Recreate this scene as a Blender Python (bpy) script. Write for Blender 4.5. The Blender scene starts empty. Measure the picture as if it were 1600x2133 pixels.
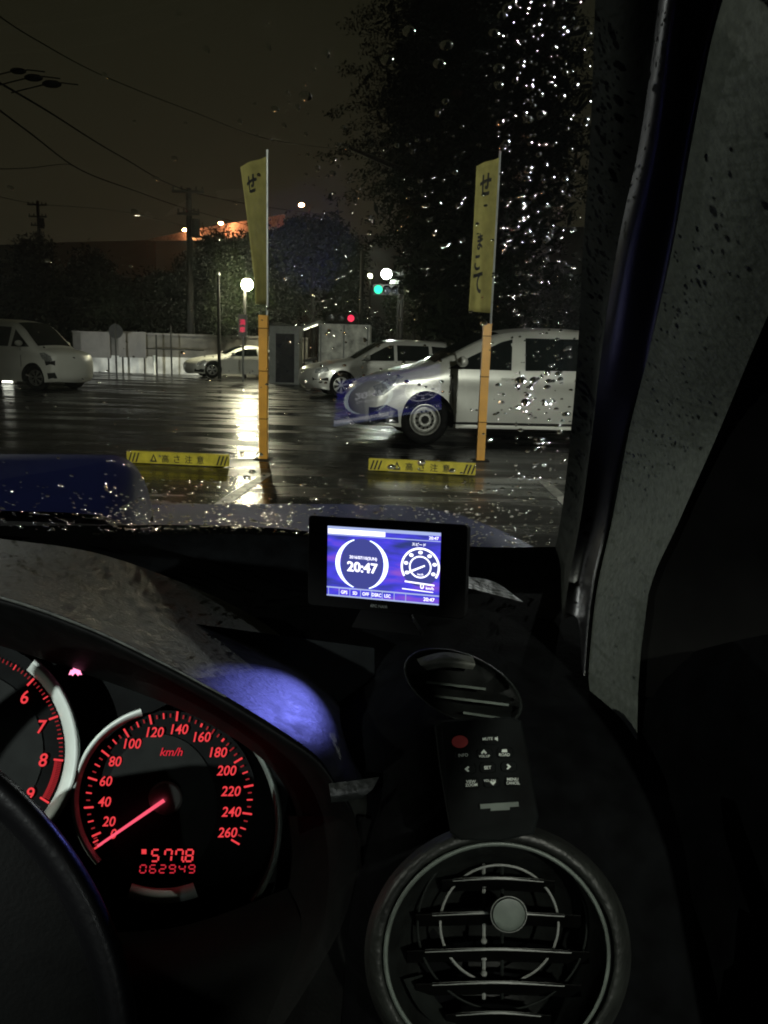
import bpy, bmesh, math, random
import numpy as np
from mathutils import Vector, Matrix, geometry
random.seed(7)
R = math.radians
sc = bpy.context.scene
col = sc.collection
F = 1658.0                                   # focal length in photo pixels (1600 x 2133)
CAM = Vector((0, 0, 1.15))
ROT = Matrix.Rotation(R(90 - 11.36), 3, 'X') @ Matrix.Rotation(R(1.75), 3, 'Z')
# ------------------------------------------------------------------ camera
cd = bpy.data.cameras.new('camera'); cam = bpy.data.objects.new('camera', cd); col.objects.link(cam)
cam.matrix_world = Matrix.Translation(CAM) @ ROT.to_4x4()
cd.sensor_fit = 'VERTICAL'; cd.sensor_height = 24; cd.lens = F / 2133 * 24
cd.clip_start = 0.02; cd.clip_end = 3000
sc.camera = cam
# ------------------------------------------------------------------ world: overcast city night
w = bpy.data.worlds.new('World'); sc.world = w; w.use_nodes = True
nt = w.node_tree; bg = nt.nodes['Background']
tc = nt.nodes.new('ShaderNodeTexCoord'); sp = nt.nodes.new('ShaderNodeSeparateXYZ')
cr = nt.nodes.new('ShaderNodeValToRGB'); nz = nt.nodes.new('ShaderNodeTexNoise'); mx = nt.nodes.new('ShaderNodeMixRGB')
nt.links.new(tc.outputs['Generated'], sp.inputs[0]); nt.links.new(sp.outputs['Z'], cr.inputs[0])
cr.color_ramp.elements[0].position = 0.0; cr.color_ramp.elements[0].color = (.0205, .0175, .0100, 1)
cr.color_ramp.elements[1].position = 0.45; cr.color_ramp.elements[1].color = (.0105, .0105, .0056, 1)
nz.inputs['Scale'].default_value = 2.2; nz.inputs['Detail'].default_value = 3
nt.links.new(tc.outputs['Generated'], nz.inputs['Vector'])
mx.blend_type = 'MULTIPLY'; mx.inputs[0].default_value = .35
nt.links.new(cr.outputs[0], mx.inputs[1]); nt.links.new(nz.outputs[0], mx.inputs[2]); nt.links.new(mx.outputs[0], bg.inputs[0])
bg.inputs[1].default_value = 1.0
# ------------------------------------------------------------------ flood lights outside the view, and beams added for sparkle and fill
def lamp(name, loc, power, color, size, kind='POINT', target=None, cone=60, blend=.3):
    l = bpy.data.lights.new(name, kind); l.energy = power; l.color = color; l.shadow_soft_size = size
    o = bpy.data.objects.new(name, l); o.location = loc; col.objects.link(o)
    if kind == 'SPOT':
        l.spot_size = R(cone); l.spot_blend = blend
        d = Vector(target) - Vector(loc); o.rotation_euler = d.to_track_quat('-Z', 'Y').to_euler()
    return o
lamp('flood_light_behind', (3.6, -9.0, 6.4), 7400, (.98, 1, .86), .12, 'SPOT', (.6, 9.4, .1), 38, .9)
lamp('drop_sparkle_rear_left', (-4.5, -9.0, 6.4), 6000, (.97, 1, .95), .10, 'SPOT', (.1, .9, 1.1), 13, .5)  # added narrow beam onto the windscreen so the drops sparkle
lamp('far_car_fill', (-3.0, 9.0, 8.0), 750, (.98, 1, .86), .12, 'SPOT', (-2.5, 19.0, .0), 60, .6)  # added fill to brighten the far cars and the wall
lamp('flood_light_ahead', (-6.5, 1.3, 3.0), 400, (.96, 1, .86), .012, 'SPOT', (.04, .45, 1.08), 10.5, .6)
lamp('upper_drop_sparkle', (2.2, 7.6, 5.2), 420, (.97, 1, .97), .05, 'SPOT', (.045, .33, 1.21), 4.2, .5)  # added beam that makes the upper raindrops sparkle
lamp('drop_sparkle_beyond_car', (4.35, 14.2, 3.75), 420, (.95, 1, .95), .05, 'SPOT', (.12, .5, 1.14), 4, .6)  # added unseen beam, sparkle for drops lower on the glass
lamp('low_sparkle_right', (5.2, 16.5, 2.15), 1150, (.97, 1, .95), .05, 'SPOT', (-.1, .74, 1.02), 4.5, .6)  # added low beam for the beads at the foot of the glass
lamp('low_sparkle_left', (-9.6, 15.5, 2.4), 900, (.97, 1, .95), .05, 'SPOT', (-.15, .74, 1.02), 4.5, .6)  # same added sparkle beam from the left
lamp('bezel_fill_left', (-3.8, -4.6, 2.12), 1500, (.93, 1, .95), .05, 'SPOT', (-.21, .56, .86), 4.4, .7)  # added beam to brighten the gauge bezels, no vehicle behind it
lamp('gauge_vent_fill', (.9, -6.0, 1.97), 120, (.93, 1, .95), .05, 'SPOT', (-.10, .50, .82), 7, .9)  # added weak fill from behind for the gauges and round vent
vs = sc.view_settings; vs.view_transform = 'Standard'; vs.look = 'None'; vs.exposure = 0; vs.gamma = 1
sc.render.engine = 'CYCLES'
cy = sc.cycles; cy.use_denoising = True; cy.max_bounces = 7; cy.diffuse_bounces = 2; cy.glossy_bounces = 4
cy.transmission_bounces = 6; cy.transparent_max_bounces = 12; cy.sample_clamp_indirect = 3; cy.caustics_refractive = False; cy.caustics_reflective = False
cy.filter_width = 1.9

# ------------------------------------------------------------------ helpers
def U(px, py, d):
    """point seen at photo pixel (px, py), d metres along the view axis"""
    return CAM + ROT @ Vector(((px - 800) / F * d, -(py - 1066.5) / F * d, -d))
def ray(px, py):
    return ROT @ Vector(((px - 800) / F, -(py - 1066.5) / F, -1))
def at(px, py, Y):
    r = ray(px, py); return CAM + r * (Y / r.y)
def G(px, py, z=0):
    r = ray(px, py); return CAM + r * ((z - CAM.z) / r.z)

MATS = {}
def mat(name, color, rough=.5, metal=0, spec=.5, bump=None, var=None, emit=None, strength=0, coat=0, rvar=None, trans=0):
    m = bpy.data.materials.new(name); m.use_nodes = True; n = m.node_tree.nodes; l = m.node_tree.links
    b = n['Principled BSDF']
    b.inputs['Base Color'].default_value = (*color, 1); b.inputs['Roughness'].default_value = rough
    b.inputs['Metallic'].default_value = metal; b.inputs['Specular IOR Level'].default_value = spec
    b.inputs['Coat Weight'].default_value = coat; b.inputs['Coat Roughness'].default_value = .08
    t = n.new('ShaderNodeTexCoord')
    if trans: b.inputs['Transmission Weight'].default_value = trans
    if emit:
        b.inputs['Emission Color'].default_value = (*emit, 1); b.inputs['Emission Strength'].default_value = strength
    if bump:                                            # (scale, strength, distance)
        x = n.new('ShaderNodeTexNoise'); x.inputs['Scale'].default_value = bump[0]; x.inputs['Detail'].default_value = 4
        u = n.new('ShaderNodeBump'); u.inputs['Strength'].default_value = bump[1]; u.inputs['Distance'].default_value = bump[2]
        l.new(t.outputs['Object'], x.inputs['Vector']); l.new(x.outputs[0], u.inputs['Height']); l.new(u.outputs[0], b.inputs['Normal'])
    v = var or (6, .12)
    x = n.new('ShaderNodeTexNoise'); x.inputs['Scale'].default_value = v[0]; x.inputs['Detail'].default_value = 5
    r = n.new('ShaderNodeMapRange'); r.inputs['From Min'].default_value = .3; r.inputs['From Max'].default_value = .7
    r.inputs['To Min'].default_value = 1 - v[1] * 2; r.inputs['To Max'].default_value = 1 + v[1]
    h = n.new('ShaderNodeVectorMath'); h.operation = 'SCALE'; h.inputs[0].default_value = color
    l.new(t.outputs['Object'], x.inputs['Vector']); l.new(x.outputs[0], r.inputs[0]); l.new(r.outputs[0], h.inputs['Scale']); l.new(h.outputs[0], b.inputs['Base Color'])
    if rvar:
        r2 = n.new('ShaderNodeMapRange'); r2.inputs['From Min'].default_value = .3; r2.inputs['From Max'].default_value = .7
        r2.inputs['To Min'].default_value = rvar[0]; r2.inputs['To Max'].default_value = rvar[1]
        l.new(x.outputs[0], r2.inputs[0]); l.new(r2.outputs[0], b.inputs['Roughness'])
    MATS[name] = m; return m
def glow(name, color, strength):
    m = bpy.data.materials.new(name); m.use_nodes = True; n = m.node_tree.nodes; n.clear()
    e = n.new('ShaderNodeEmission'); o = n.new('ShaderNodeOutputMaterial')
    e.inputs[0].default_value = (*color, 1); e.inputs[1].default_value = strength
    m.node_tree.links.new(e.outputs[0], o.inputs[0]); MATS[name] = m; return m
M = MATS
def tag(o, label=None, cat=None, group=None, kind=None):
    if label: o['label'] = label
    if cat: o['category'] = cat
    if group: o['group'] = group
    if kind: o['kind'] = kind
    return o
def empty(name, loc, label, cat, group=None, rz=0):
    o = bpy.data.objects.new(name, None); o.location = loc; o.rotation_euler.z = rz; o.empty_display_size = .1
    col.objects.link(o); return tag(o, label, cat, group)
def root_of(o):
    while o.parent: o = o.parent
    return o
def obj(name, verts, faces, m, parent=None, world=True, smooth=False, sharp=None):
    """verts in world space (world=True) or in the thing's own space"""
    if parent is not None and world:
        inv = root_of(parent).matrix_basis.inverted(); verts = [inv @ Vector(v) for v in verts]
    me = bpy.data.meshes.new(name); me.from_pydata([tuple(v) for v in verts], [], [tuple(f) for f in faces]); me.update()
    if smooth:
        me.polygons.foreach_set('use_smooth', [True] * len(me.polygons))
        if sharp: me.set_sharp_from_angle(angle=R(sharp))
    if m: me.materials.append(m if not isinstance(m, str) else M[m])
    o = bpy.data.objects.new(name, me); col.objects.link(o)
    if parent is not None: o.parent = parent
    return o
class MB:
    def __init__(s): s.v = []; s.f = []
    def add(s, v, f):
        b = len(s.v); s.v += [Vector(a) for a in v]; s.f += [tuple(i + b for i in g) for g in f]; return s
    def box(s, c, size, mtx=None):
        x, y, z = [a / 2 for a in size]; c = Vector(c)
        vs_ = [Vector((sx * x, sy * y, sz * z)) for sx in (-1, 1) for sy in (-1, 1) for sz in (-1, 1)]
        if mtx: vs_ = [mtx @ a for a in vs_]
        return s.add([c + a for a in vs_], [(0, 1, 3, 2), (4, 6, 7, 5), (0, 4, 5, 1), (2, 3, 7, 6), (0, 2, 6, 4), (1, 5, 7, 3)])
    def tube(s, pts, r, n=8, cap=True):
        pts = [Vector(p) for p in pts]; rs = r if isinstance(r, (list, tuple)) else [r] * len(pts); b = len(s.v)
        for i, p in enumerate(pts):
            d = (pts[min(i + 1, len(pts) - 1)] - pts[max(i - 1, 0)]).normalized()
            up = Vector((0, 0, 1)) if abs(d.z) < .95 else Vector((1, 0, 0))
            a = d.cross(up).normalized(); c = a.cross(d)
            s.v += [p + (a * math.cos(2 * math.pi * k / n) + c * math.sin(2 * math.pi * k / n)) * rs[i] for k in range(n)]
        for i in range(len(pts) - 1):
            s.f += [(b + i * n + k, b + i * n + (k + 1) % n, b + (i + 1) * n + (k + 1) % n, b + (i + 1) * n + k) for k in range(n)]
        if cap: s.f += [tuple(b + k for k in range(n))[::-1], tuple(b + (len(pts) - 1) * n + k for k in range(n))]
        return s
    def ring(s, fr, prof, a0=0, a1=360, n=64):
        """lathe: fr(angle) maps (r, h) to a point; prof list of (r,h), closed when full turn"""
        full = abs(a1 - a0) >= 359.9; b = len(s.v); k = len(prof); m_ = n if full else n + 1
        for i in range(m_):
            a = R(a0 + (a1 - a0) * i / n)
            s.v += [fr(a, r, h) for r, h in prof]
        for i in range(n):
            j = (i + 1) % m_
            for q in range(k - 1):
                s.f.append((b + i * k + q, b + j * k + q, b + j * k + q + 1, b + i * k + q + 1))
        return s
    def sphere(s, c, r, sc_=(1, 1, 1), n=12):
        b = len(s.v); c = Vector(c)
        for i in range(n // 2 + 1):
            th = math.pi * i / (n // 2)
            for j in range(n):
                ph = 2 * math.pi * j / n
                s.v.append(c + Vector((math.sin(th) * math.cos(ph) * sc_[0], math.sin(th) * math.sin(ph) * sc_[1], math.cos(th) * sc_[2])) * r)
        for i in range(n // 2):
            for j in range(n):
                s.f.append((b + i * n + j, b + (i + 1) * n + j, b + (i + 1) * n + (j + 1) % n, b + i * n + (j + 1) % n))
        return s
    def build(s, name, m, parent=None, world=True, smooth=False, sharp=None):
        return obj(name, s.v, s.f, m, parent, world, smooth, sharp)
def catmull(P, k):
    P = [Vector(p) for p in P]; out = []
    for i in range(len(P) - 1):
        a = P[max(i - 1, 0)]; b = P[i]; c = P[i + 1]; d = P[min(i + 2, len(P) - 1)]
        for j in range(k):
            t = j / k
            out.append(.5 * ((2 * b) + (c - a) * t + (2 * a - 5 * b + 4 * c - d) * t * t + (3 * b - a - 3 * c + d) * t ** 3))
    out.append(P[-1]); return out
def loft(rows, ku=6, kv=6):
    """smooth surface through a grid of control points"""
    r1 = [catmull(r, ku) for r in rows]
    cols = [catmull([r[i] for r in r1], kv) for i in range(len(r1[0]))]
    nv = len(cols[0]); nu = len(cols)
    v = [cols[i][j] for j in range(nv) for i in range(nu)]
    f = [(j * nu + i, j * nu + i + 1, (j + 1) * nu + i + 1, (j + 1) * nu + i) for j in range(nv - 1) for i in range(nu - 1)]
    return v, f
TXT = {}
def text2d(body, shear=0):
    """glyph outlines of a text as flat triangles, height about 1, centred"""
    k = (body, shear)
    if k not in TXT:
        c = bpy.data.curves.new('t', 'FONT'); c.body = body; c.size = 1; c.shear = shear; c.align_x = 'CENTER'; c.align_y = 'CENTER'; c.resolution_u = 3
        c.offset = 0.012
        o = bpy.data.objects.new('t', c); col.objects.link(o)
        me = bpy.data.meshes.new_from_object(o.evaluated_get(bpy.context.evaluated_depsgraph_get()))
        v = [(a.co.x, a.co.y) for a in me.vertices]; f = [tuple(p.vertices) for p in me.polygons]
        bpy.data.objects.remove(o); bpy.data.curves.remove(c); bpy.data.meshes.remove(me)
        ys = [a[1] for a in v]; xs = [a[0] for a in v]; cy_ = (min(ys) + max(ys)) / 2; cx_ = (min(xs) + max(xs)) / 2
        hh = max(ys) - min(ys)
        TXT[k] = ([((x - cx_) / hh, (y - cy_) / hh) for x, y in v], f)
    return TXT[k]
def put_text(mb, body, fmap, cx, cy_, size, shear=0, sx=1, ang=0):
    """size = glyph height in map units; map y grows downward"""
    v, f = text2d(body, shear); ca, sa = math.cos(ang), math.sin(ang)
    mb.add([fmap(cx + (x * ca - y * sa) * size * sx, cy_ - (x * sa + y * ca) * size) for x, y in v], f)

# ------------------------------------------------------------------ materials
mat('black_plastic', (.005, .006, .0055), .55, spec=.2, bump=(420, .25, .001), var=(60, .3))
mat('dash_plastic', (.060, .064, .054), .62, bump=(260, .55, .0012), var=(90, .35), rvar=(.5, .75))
mat('pad_plastic', (.013, .015, .013), .5, bump=(160, .8, .002), var=(60, .3))
mat('pillar_trim', (.13, .145, .125), .85, bump=(320, .5, .001), var=(240, .14))
mat('gloss_black', (.0015, .0015, .0015), .8, spec=.05)
mat('rubber', (.006, .006, .006), .8, spec=.1, var=(20, .3))
mat('dial_black', (.003, .004, .004), .7, spec=.08, var=(60, .3))
mat('dial_grey', (.010, .012, .011), .6, spec=.1, var=(50, .2))
mat('satin_silver', (.62, .66, .62), .38, 1, var=(40, .05))
mat('satin_paint', (.62, .68, .63), .45, .1, var=(40, .06))
mat('wheel_leather', (.0025, .0025, .003), .35, spec=.35, bump=(300, .2, .001))
mat('hub_grey', (.16, .17, .16), .5)
mat('grey_knob', (.10, .12, .105), .45, var=(60, .2))
mat('blue_paint', (.003, .006, .045), .6, .0, spec=.18, coat=.0, var=(3, .15), bump=(120, .5, .002))
mat('scoop_shaded_blue', (.0012, .0022, .017), .6, spec=.12, var=(3, .15))  # same blue paint darkened, the scoop's shade put into the colour
mat('orange_post', (.62, .30, .035), .42, var=(5, .12), bump=(30, .1, .002))
mat('banner_cloth', (.24, .215, .065), .85, var=(9, .12), bump=(500, .2, .0006))
mat('ink', (.012, .012, .012), .7)
mat('white_text', (.55, .6, .55), .6)
mat('dim_text', (.10, .11, .10), .6)
mat('red_button', (.42, .05, .05), .5)
mat('plate_yellow', (.60, .50, .05), .45, var=(12, .15))
mat('grey_pole', (.35, .36, .36), .4, .5)
mat('dark_pole', (.016, .016, .015), .8, spec=.2)
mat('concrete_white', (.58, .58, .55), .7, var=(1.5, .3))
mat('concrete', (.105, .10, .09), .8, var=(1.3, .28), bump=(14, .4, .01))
mat('concrete_panel', (.13, .125, .12), .8, var=(3, .1))
mat('silver_body', (.56, .56, .52), .32, .35, coat=.4, var=(2, .06))
mat('white_body', (.66, .66, .60), .35, coat=.5, var=(2, .05))
mat('dark_body', (.02, .022, .03), .2, .2, coat=.5)
mat('window_glass', (.006, .008, .008), .06, spec=.7, var=(3, .1))
mat('lamp_lens', (.3, .31, .3), .25, .2, var=(30, .25))
mat('steel_rim', (.30, .30, .28), .4, .7, var=(20, .2))
mat('under', (.008, .008, .008), .9)
mat('bark', (.012, .011, .009), .9, bump=(12, .6, .03))
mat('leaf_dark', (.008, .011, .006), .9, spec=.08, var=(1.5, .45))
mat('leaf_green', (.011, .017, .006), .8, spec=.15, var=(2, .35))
mat('hill_ground', (.02, .022, .015), .95, var=(.2, .3))
mat('house_wall', (.42, .40, .36), .8)
mat('roof_tile', (.10, .10, .10), .7, bump=(8, .5, .03))
mat('shed_white', (.6, .6, .54), .6, var=(3.2, .35))  # leaf shadows on the container put into the colour noise
mat('box_grey', (.22, .23, .22), .6)
mat('road_paint', (.5, .5, .46), .4, var=(8, .4))
mat('cable', (.002, .002, .002), .9, spec=0)
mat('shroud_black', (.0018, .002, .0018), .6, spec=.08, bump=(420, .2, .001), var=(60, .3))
mat('dash_shaded', (.0022, .0025, .0028), .85, spec=.04, bump=(300, .4, .001), var=(60, .3))  # near-black copy of the dash plastic, shade put into its colour
mat('pillar_cover', (.035, .038, .035), .9, spec=.06, bump=(200, .3, .001), var=(30, .15))
mat('shade_band_gloss', (.002, .002, .003), .34, spec=.42, var=(20, .2))
glow('lamp_white', (.93, 1, .88), 160); glow('lamp_warm', (1, .93, .62), 560); glow('lamp_small', (1, .95, .6), 60)
glow('lamp_sodium', (1, .30, .11), 400); glow('signal_green', (.03, .8, .42), 2.2); glow('signal_red', (1, .04, .10), 1.3)
glow('led_red', (1, .05, .12), .75); glow('tube_white', (1, 1, .75), 3); glow('headlight_lit', (1, 1, .85), 5)
glow('dial_red', (.92, .055, .065), .95); glow('dial_red_dim', (.30, .018, .022), .9); glow('needle_red', (1, .10, .17), 1.05)
glow('odo_red', (.75, .03, .05), .8); glow('icon_red', (1, .25, .45), 2.2); glow('ring_white', (.75, .9, 1), 2.2)
glow('screen_white', (.85, .85, 1), 2.0); glow('screen_bar', (.42, .5, .85), 1.0); glow('screen_dark', (.06, .07, .30), 1)
# screen picture: violet swirls on blue
m = bpy.data.materials.new('screen_picture'); m.use_nodes = True; n = m.node_tree.nodes; l = m.node_tree.links; n.clear()
e = n.new('ShaderNodeEmission'); o_ = n.new('ShaderNodeOutputMaterial'); t = n.new('ShaderNodeTexCoord'); mp = n.new('ShaderNodeMapping')
wv = n.new('ShaderNodeTexNoise'); rp = n.new('ShaderNodeValToRGB'); mp.inputs['Scale'].default_value = (14, 14, 60); mp.inputs['Rotation'].default_value = (0, R(-28), 0)
wv.inputs['Scale'].default_value = 1.6; wv.inputs['Detail'].default_value = 3
el = rp.color_ramp.elements; el[0].position = .34; el[0].color = (.035, .05, .22, 1); el[1].position = .68; el[1].color = (.30, .10, .62, 1)
x = el.new(.5); x.color = (.075, .065, .80, 1)
l.new(t.outputs['Object'], mp.inputs[0]); l.new(mp.outputs[0], wv.inputs['Vector']); l.new(wv.outputs[0], rp.inputs[0]); l.new(rp.outputs[0], e.inputs[0]); l.new(e.outputs[0], o_.inputs[0])
M['screen_picture'] = m
# windscreen: thin clear pane with its mirror reflection
def pane(name, tint, k):
    m = bpy.data.materials.new(name); m.use_nodes = True; n = m.node_tree.nodes; l = m.node_tree.links; n.clear()
    t = n.new('ShaderNodeBsdfTransparent'); g = n.new('ShaderNodeBsdfGlossy'); f = n.new('ShaderNodeFresnel'); x = n.new('ShaderNodeMixShader'); o = n.new('ShaderNodeOutputMaterial')
    t.inputs[0].default_value = (*tint, 1); g.inputs['Roughness'].default_value = .015; f.inputs['IOR'].default_value = k
    l.new(f.outputs[0], x.inputs[0]); l.new(t.outputs[0], x.inputs[1]); l.new(g.outputs[0], x.inputs[2]); l.new(x.outputs[0], o.inputs[0]); M[name] = m
pane('windscreen_glass', (.93, .95, .94), 1.33)
m = bpy.data.materials.new('water'); m.use_nodes = True; b = m.node_tree.nodes['Principled BSDF']
b.inputs['Base Color'].default_value = (1, 1, 1, 1); b.inputs['Roughness'].default_value = .09; b.inputs['IOR'].default_value = 1.33; b.inputs['Transmission Weight'].default_value = 1
M['water'] = m
# wet asphalt
m = bpy.data.materials.new('wet_asphalt'); m.use_nodes = True; n = m.node_tree.nodes; l = m.node_tree.links; b = n['Principled BSDF']
t = n.new('ShaderNodeTexCoord'); mp = n.new('ShaderNodeMapping'); mp.inputs['Scale'].default_value = (.35, 1.5, 1)
n1 = n.new('ShaderNodeTexNoise'); n1.inputs['Scale'].default_value = 1.1; n1.inputs['Detail'].default_value = 6
n2 = n.new('ShaderNodeTexNoise'); n2.inputs['Scale'].default_value = 55; n2.inputs['Detail'].default_value = 3
n3 = n.new('ShaderNodeTexNoise'); n3.inputs['Scale'].default_value = 5; n3.inputs['Detail'].default_value = 5
r1 = n.new('ShaderNodeMapRange'); r1.inputs['From Min'].default_value = .40; r1.inputs['From Max'].default_value = .62; r1.inputs['To Min'].default_value = .15; r1.inputs['To Max'].default_value = .45
r2 = n.new('ShaderNodeMapRange'); r2.inputs['From Min'].default_value = .4; r2.inputs['From Max'].default_value = .62; r2.inputs['To Min'].default_value = .10; r2.inputs['To Max'].default_value = .55
b1 = n.new('ShaderNodeBump'); b1.inputs['Distance'].default_value = .006; b2 = n.new('ShaderNodeBump'); b2.inputs['Distance'].default_value = .012; b2.inputs['Strength'].default_value = .22
l.new(t.outputs['Object'], mp.inputs[0]); l.new(mp.outputs[0], n1.inputs['Vector']); l.new(mp.outputs[0], n3.inputs['Vector']); l.new(t.outputs['Object'], n2.inputs['Vector'])
l.new(n1.outputs[0], r1.inputs[0]); l.new(r1.outputs[0], b.inputs['Roughness']); l.new(n1.outputs[0], r2.inputs[0]); l.new(r2.outputs[0], b1.inputs['Strength'])
l.new(n2.outputs[0], b1.inputs['Height']); l.new(n3.outputs[0], b2.inputs['Height']); l.new(b1.outputs[0], b2.inputs['Normal']); l.new(b2.outputs[0], b.inputs['Normal'])
h = n.new('ShaderNodeMapRange'); h.inputs['To Min'].default_value = .003; h.inputs['To Max'].default_value = .014; h.inputs['From Min'].default_value = .3; h.inputs['From Max'].default_value = .7
l.new(n1.outputs[0], h.inputs[0]); cb = n.new('ShaderNodeCombineColor'); [l.new(h.outputs[0], cb.inputs[i]) for i in range(3)]; l.new(cb.outputs[0], b.inputs['Base Color'])
b.inputs['Specular IOR Level'].default_value = .13; M['wet_asphalt'] = m

# ================================================================== THE SETTING
v = [(-900, -60, 0), (900, -60, 0), (900, 1500, 0), (-900, 1500, 0)]
tag(obj('ground', v, [(0, 1, 2, 3)], 'wet_asphalt'), kind='structure')
mb = MB()
a, b_ = G(548, 1034), G(640, 985)
def line_quad(p, q, wd):
    d = (q - p).normalized(); s = Vector((-d.y, d.x, 0)) * wd / 2; z = Vector((0, 0, .004))
    return [p - s + z, q - s + z, q + s + z, p + s + z]
for p, q in ((Vector((-3.9, 2.6, 0)), Vector((-3.9, 7.1, 0))), (Vector((-1.45, 2.6, 0)), Vector((-1.1, 7.4, 0))), (Vector((1.35, 2.6, 0)), Vector((1.5, 7.4, 0)))):
    mb.add(line_quad(p, q, .10), [(0, 1, 2, 3)])
tag(mb.build('parking_lines', 'road_paint'), kind='structure')
# dark hills along the horizon
def ridge(name, Y, prof, depth):
    top = [at(px, py, Y) for px, py in prof]; mb = MB()
    vv = []
    for p in top:
        vv += [Vector((p.x, Y - depth, -.1)), Vector((p.x, Y - depth * .45, p.z * .62)), p, Vector((p.x, Y + depth, -.1))]
    f = [(i * 4 + j, i * 4 + j + 1, i * 4 + j + 5, i * 4 + j + 4) for i in range(len(top) - 1) for j in range(3)]
    return tag(obj(name, vv, f, 'hill_ground', smooth=True), kind='structure')
ridge('hill', 260, [(-500, 470), (-200, 500), (0, 510), (150, 504), (320, 500), (560, 500), (900, 480), (1300, 470), (2100, 500)], 40)

# ------------------------------------------------------------------ foliage
def leaves(mb, blobs, n, size, flat=1.0, droop=0):
    ws = [b[3] * b[4] * b[5] for b in blobs]; tot = sum(ws)
    for b, wt in zip(blobs, ws):
        cx, cy_, cz, rx, ry, rz = b
        k = max(3, int(n * wt / tot / 14))
        for _ in range(k):                               # twigs of leaves spread through the volume
            while True:
                p = Vector((random.uniform(-1, 1), random.uniform(-1, 1), random.uniform(-1, 1)))
                if p.length <= 1: break
            rr = p.length; p *= (rr ** -.35 if rr > .05 else 1)
            c = Vector((cx + p.x * rx, cy_ + p.y * ry, cz + p.z * rz))
            for _ in range(14):
                q = c + Vector((random.gauss(0, 1), random.gauss(0, 1), random.gauss(0, flat) - droop * random.random())) * size * 2.2
                u = Vector((random.gauss(0, 1), random.gauss(0, 1), random.gauss(0, .7))).normalized(); a = u.orthogonal().normalized()
                s = size * random.uniform(.6, 1.35)
                mb.add([q - u * s, q + a * s * .42, q + u * s, q - a * s * .42], [(0, 1, 2, 3)])
def tree(name, label, cat, base, H, blobs, n, size, leafmat, group=None, trunk=None, r=.18, limbs=7, flat=1.0, droop=0):
    t = empty(name, base, label, cat, group)
    bl = [(base[0] + b[0], base[1] + b[1], b[2], b[3], b[4], b[5]) for b in blobs]
    mb = MB()
    if n > 50000:                                       # deep shaded inner boughs
        leaves(mb, [(b[0] * .5 + base[0] * .5, b[1] * .5 + base[1] * .5, b[2], b[3] * 1.1 + .2, b[4] * 1.1 + .2, .35) for b in bl], 40000, .17)
    leaves(mb, bl, n if cat == 'tree' and n > 50000 else int(n * 1.8), size, flat, droop); mb.build('crown', leafmat, t)
    mb = MB(); tp = trunk or H * .8
    mb.tube([(base[0], base[1], base[2] - .05), (base[0] + .05, base[1], tp * .35), (base[0] - .05, base[1] + .05, tp * .7), (base[0], base[1], tp)], [r * 1.2, r, r * .6, r * .2], 9)
    for i in range(limbs):
        b = random.choice(bl); z0 = min(b[2] - .2, tp * .9) * random.uniform(.55, .9)
        mb.tube([(base[0], base[1], z0), ((base[0] + b[0]) / 2, (base[1] + b[1]) / 2, (z0 + b[2]) / 2 + .15), (b[0], b[1], b[2])], [r * .45, r * .3, r * .1], 6)
    mb.build('trunk', 'bark', t, smooth=True)
    return t
# tall dark conifer behind the silver car: layered drooping boughs
bl = []
D = 21.5; tx = at(985, 735, D).x
contour = [(10, 735, 300), (80, 860, 250), (150, 760, 300), (200, 735, 240), (250, 705, 320), (300, 735, 300), (345, 700, 330), (390, 735, 260), (415, 705, 300), (470, 765, 250), (520, 800, 260), (580, 840, 250), (640, 850, 240)]
for ti, zz in enumerate(np.arange(2.4, 15.6, .50)):
    py = 740 - (zz - 1.15) / D * F
    left = np.interp(py, [-200, 0, 60, 120, 200, 250, 300, 345, 395, 420, 470, 540, 620, 700], [900, 850, 775, 740, 735, 690, 745, 690, 760, 705, 790, 830, 870, 900]) + (18 if ti % 2 else -16) + random.uniform(-10, 10)
    rad = (985 - left) / F * D
    for k in range(12):
        an = (180, 166, 195)[k] if k < 3 else k * 34 + random.uniform(-14, 14)
        rl = rad * (1 if k == 0 else random.uniform(.62, .98))
        for q, s in ((.20, .24), (.42, .17), (.62, .12), (.80, .08), (.93, .045), (1.02, .025)):
            bl.append((math.cos(R(an)) * rl * q, math.sin(R(an)) * rl * q, zz + .25 * q - .60 * q * q, rl * s * 1.25, rl * s * 1.25, .17 - .10 * q))
tree('conifer_tree', 'tall black conifer with layered drooping boughs rising behind the silver hatchback', 'tree', (tx, D, 0), 15, bl, 170000, .055, 'leaf_dark', trunk=15.2, r=.3, limbs=40, flat=.45, droop=1.4)
# round tree left of the signals
def round_tree(name, label, px, pytop, pybot, wpx, Y, leafmat, n, size, group=None, cat='tree', nb=10):
    b = at(px, 735, Y); base = (b.x, Y, 0); s = Y / F; zt = at(px, pytop, Y).z; zb = max(.2, at(px, pybot, Y).z); rw = wpx / 2 * s; bl = []
    for i in range(nb):
        u = random.uniform(-1, 1); q = random.uniform(0, 1); env = math.sqrt(max(0, 1 - (q * 1.05 - .35) ** 2 / .5)) if q > .35 else .9
        rr = random.uniform(.25, .42)
        bl.append((u * rw * env * .72, random.uniform(-.6, .6) * rw, zb + (zt - zb) * (.12 + q * .76), rw * rr, rw * rr, (zt - zb) * rr * .5))
    return tree(name, label, cat, base, zt, bl, n, size, leafmat, group, trunk=zt * .8, r=.12, limbs=6)
round_tree('broadleaf_tree', 'broad dark tree between the left banner and the green traffic light', 650, 425, 700, 215, 38, 'leaf_dark', 16000, .11, nb=16)
round_tree('broadleaf_tree', 'small green tree lit from within by the street lamp beside the left banner', 487, 545, 700, 135, 33.5, 'leaf_green', 9000, .085, nb=12)
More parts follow.
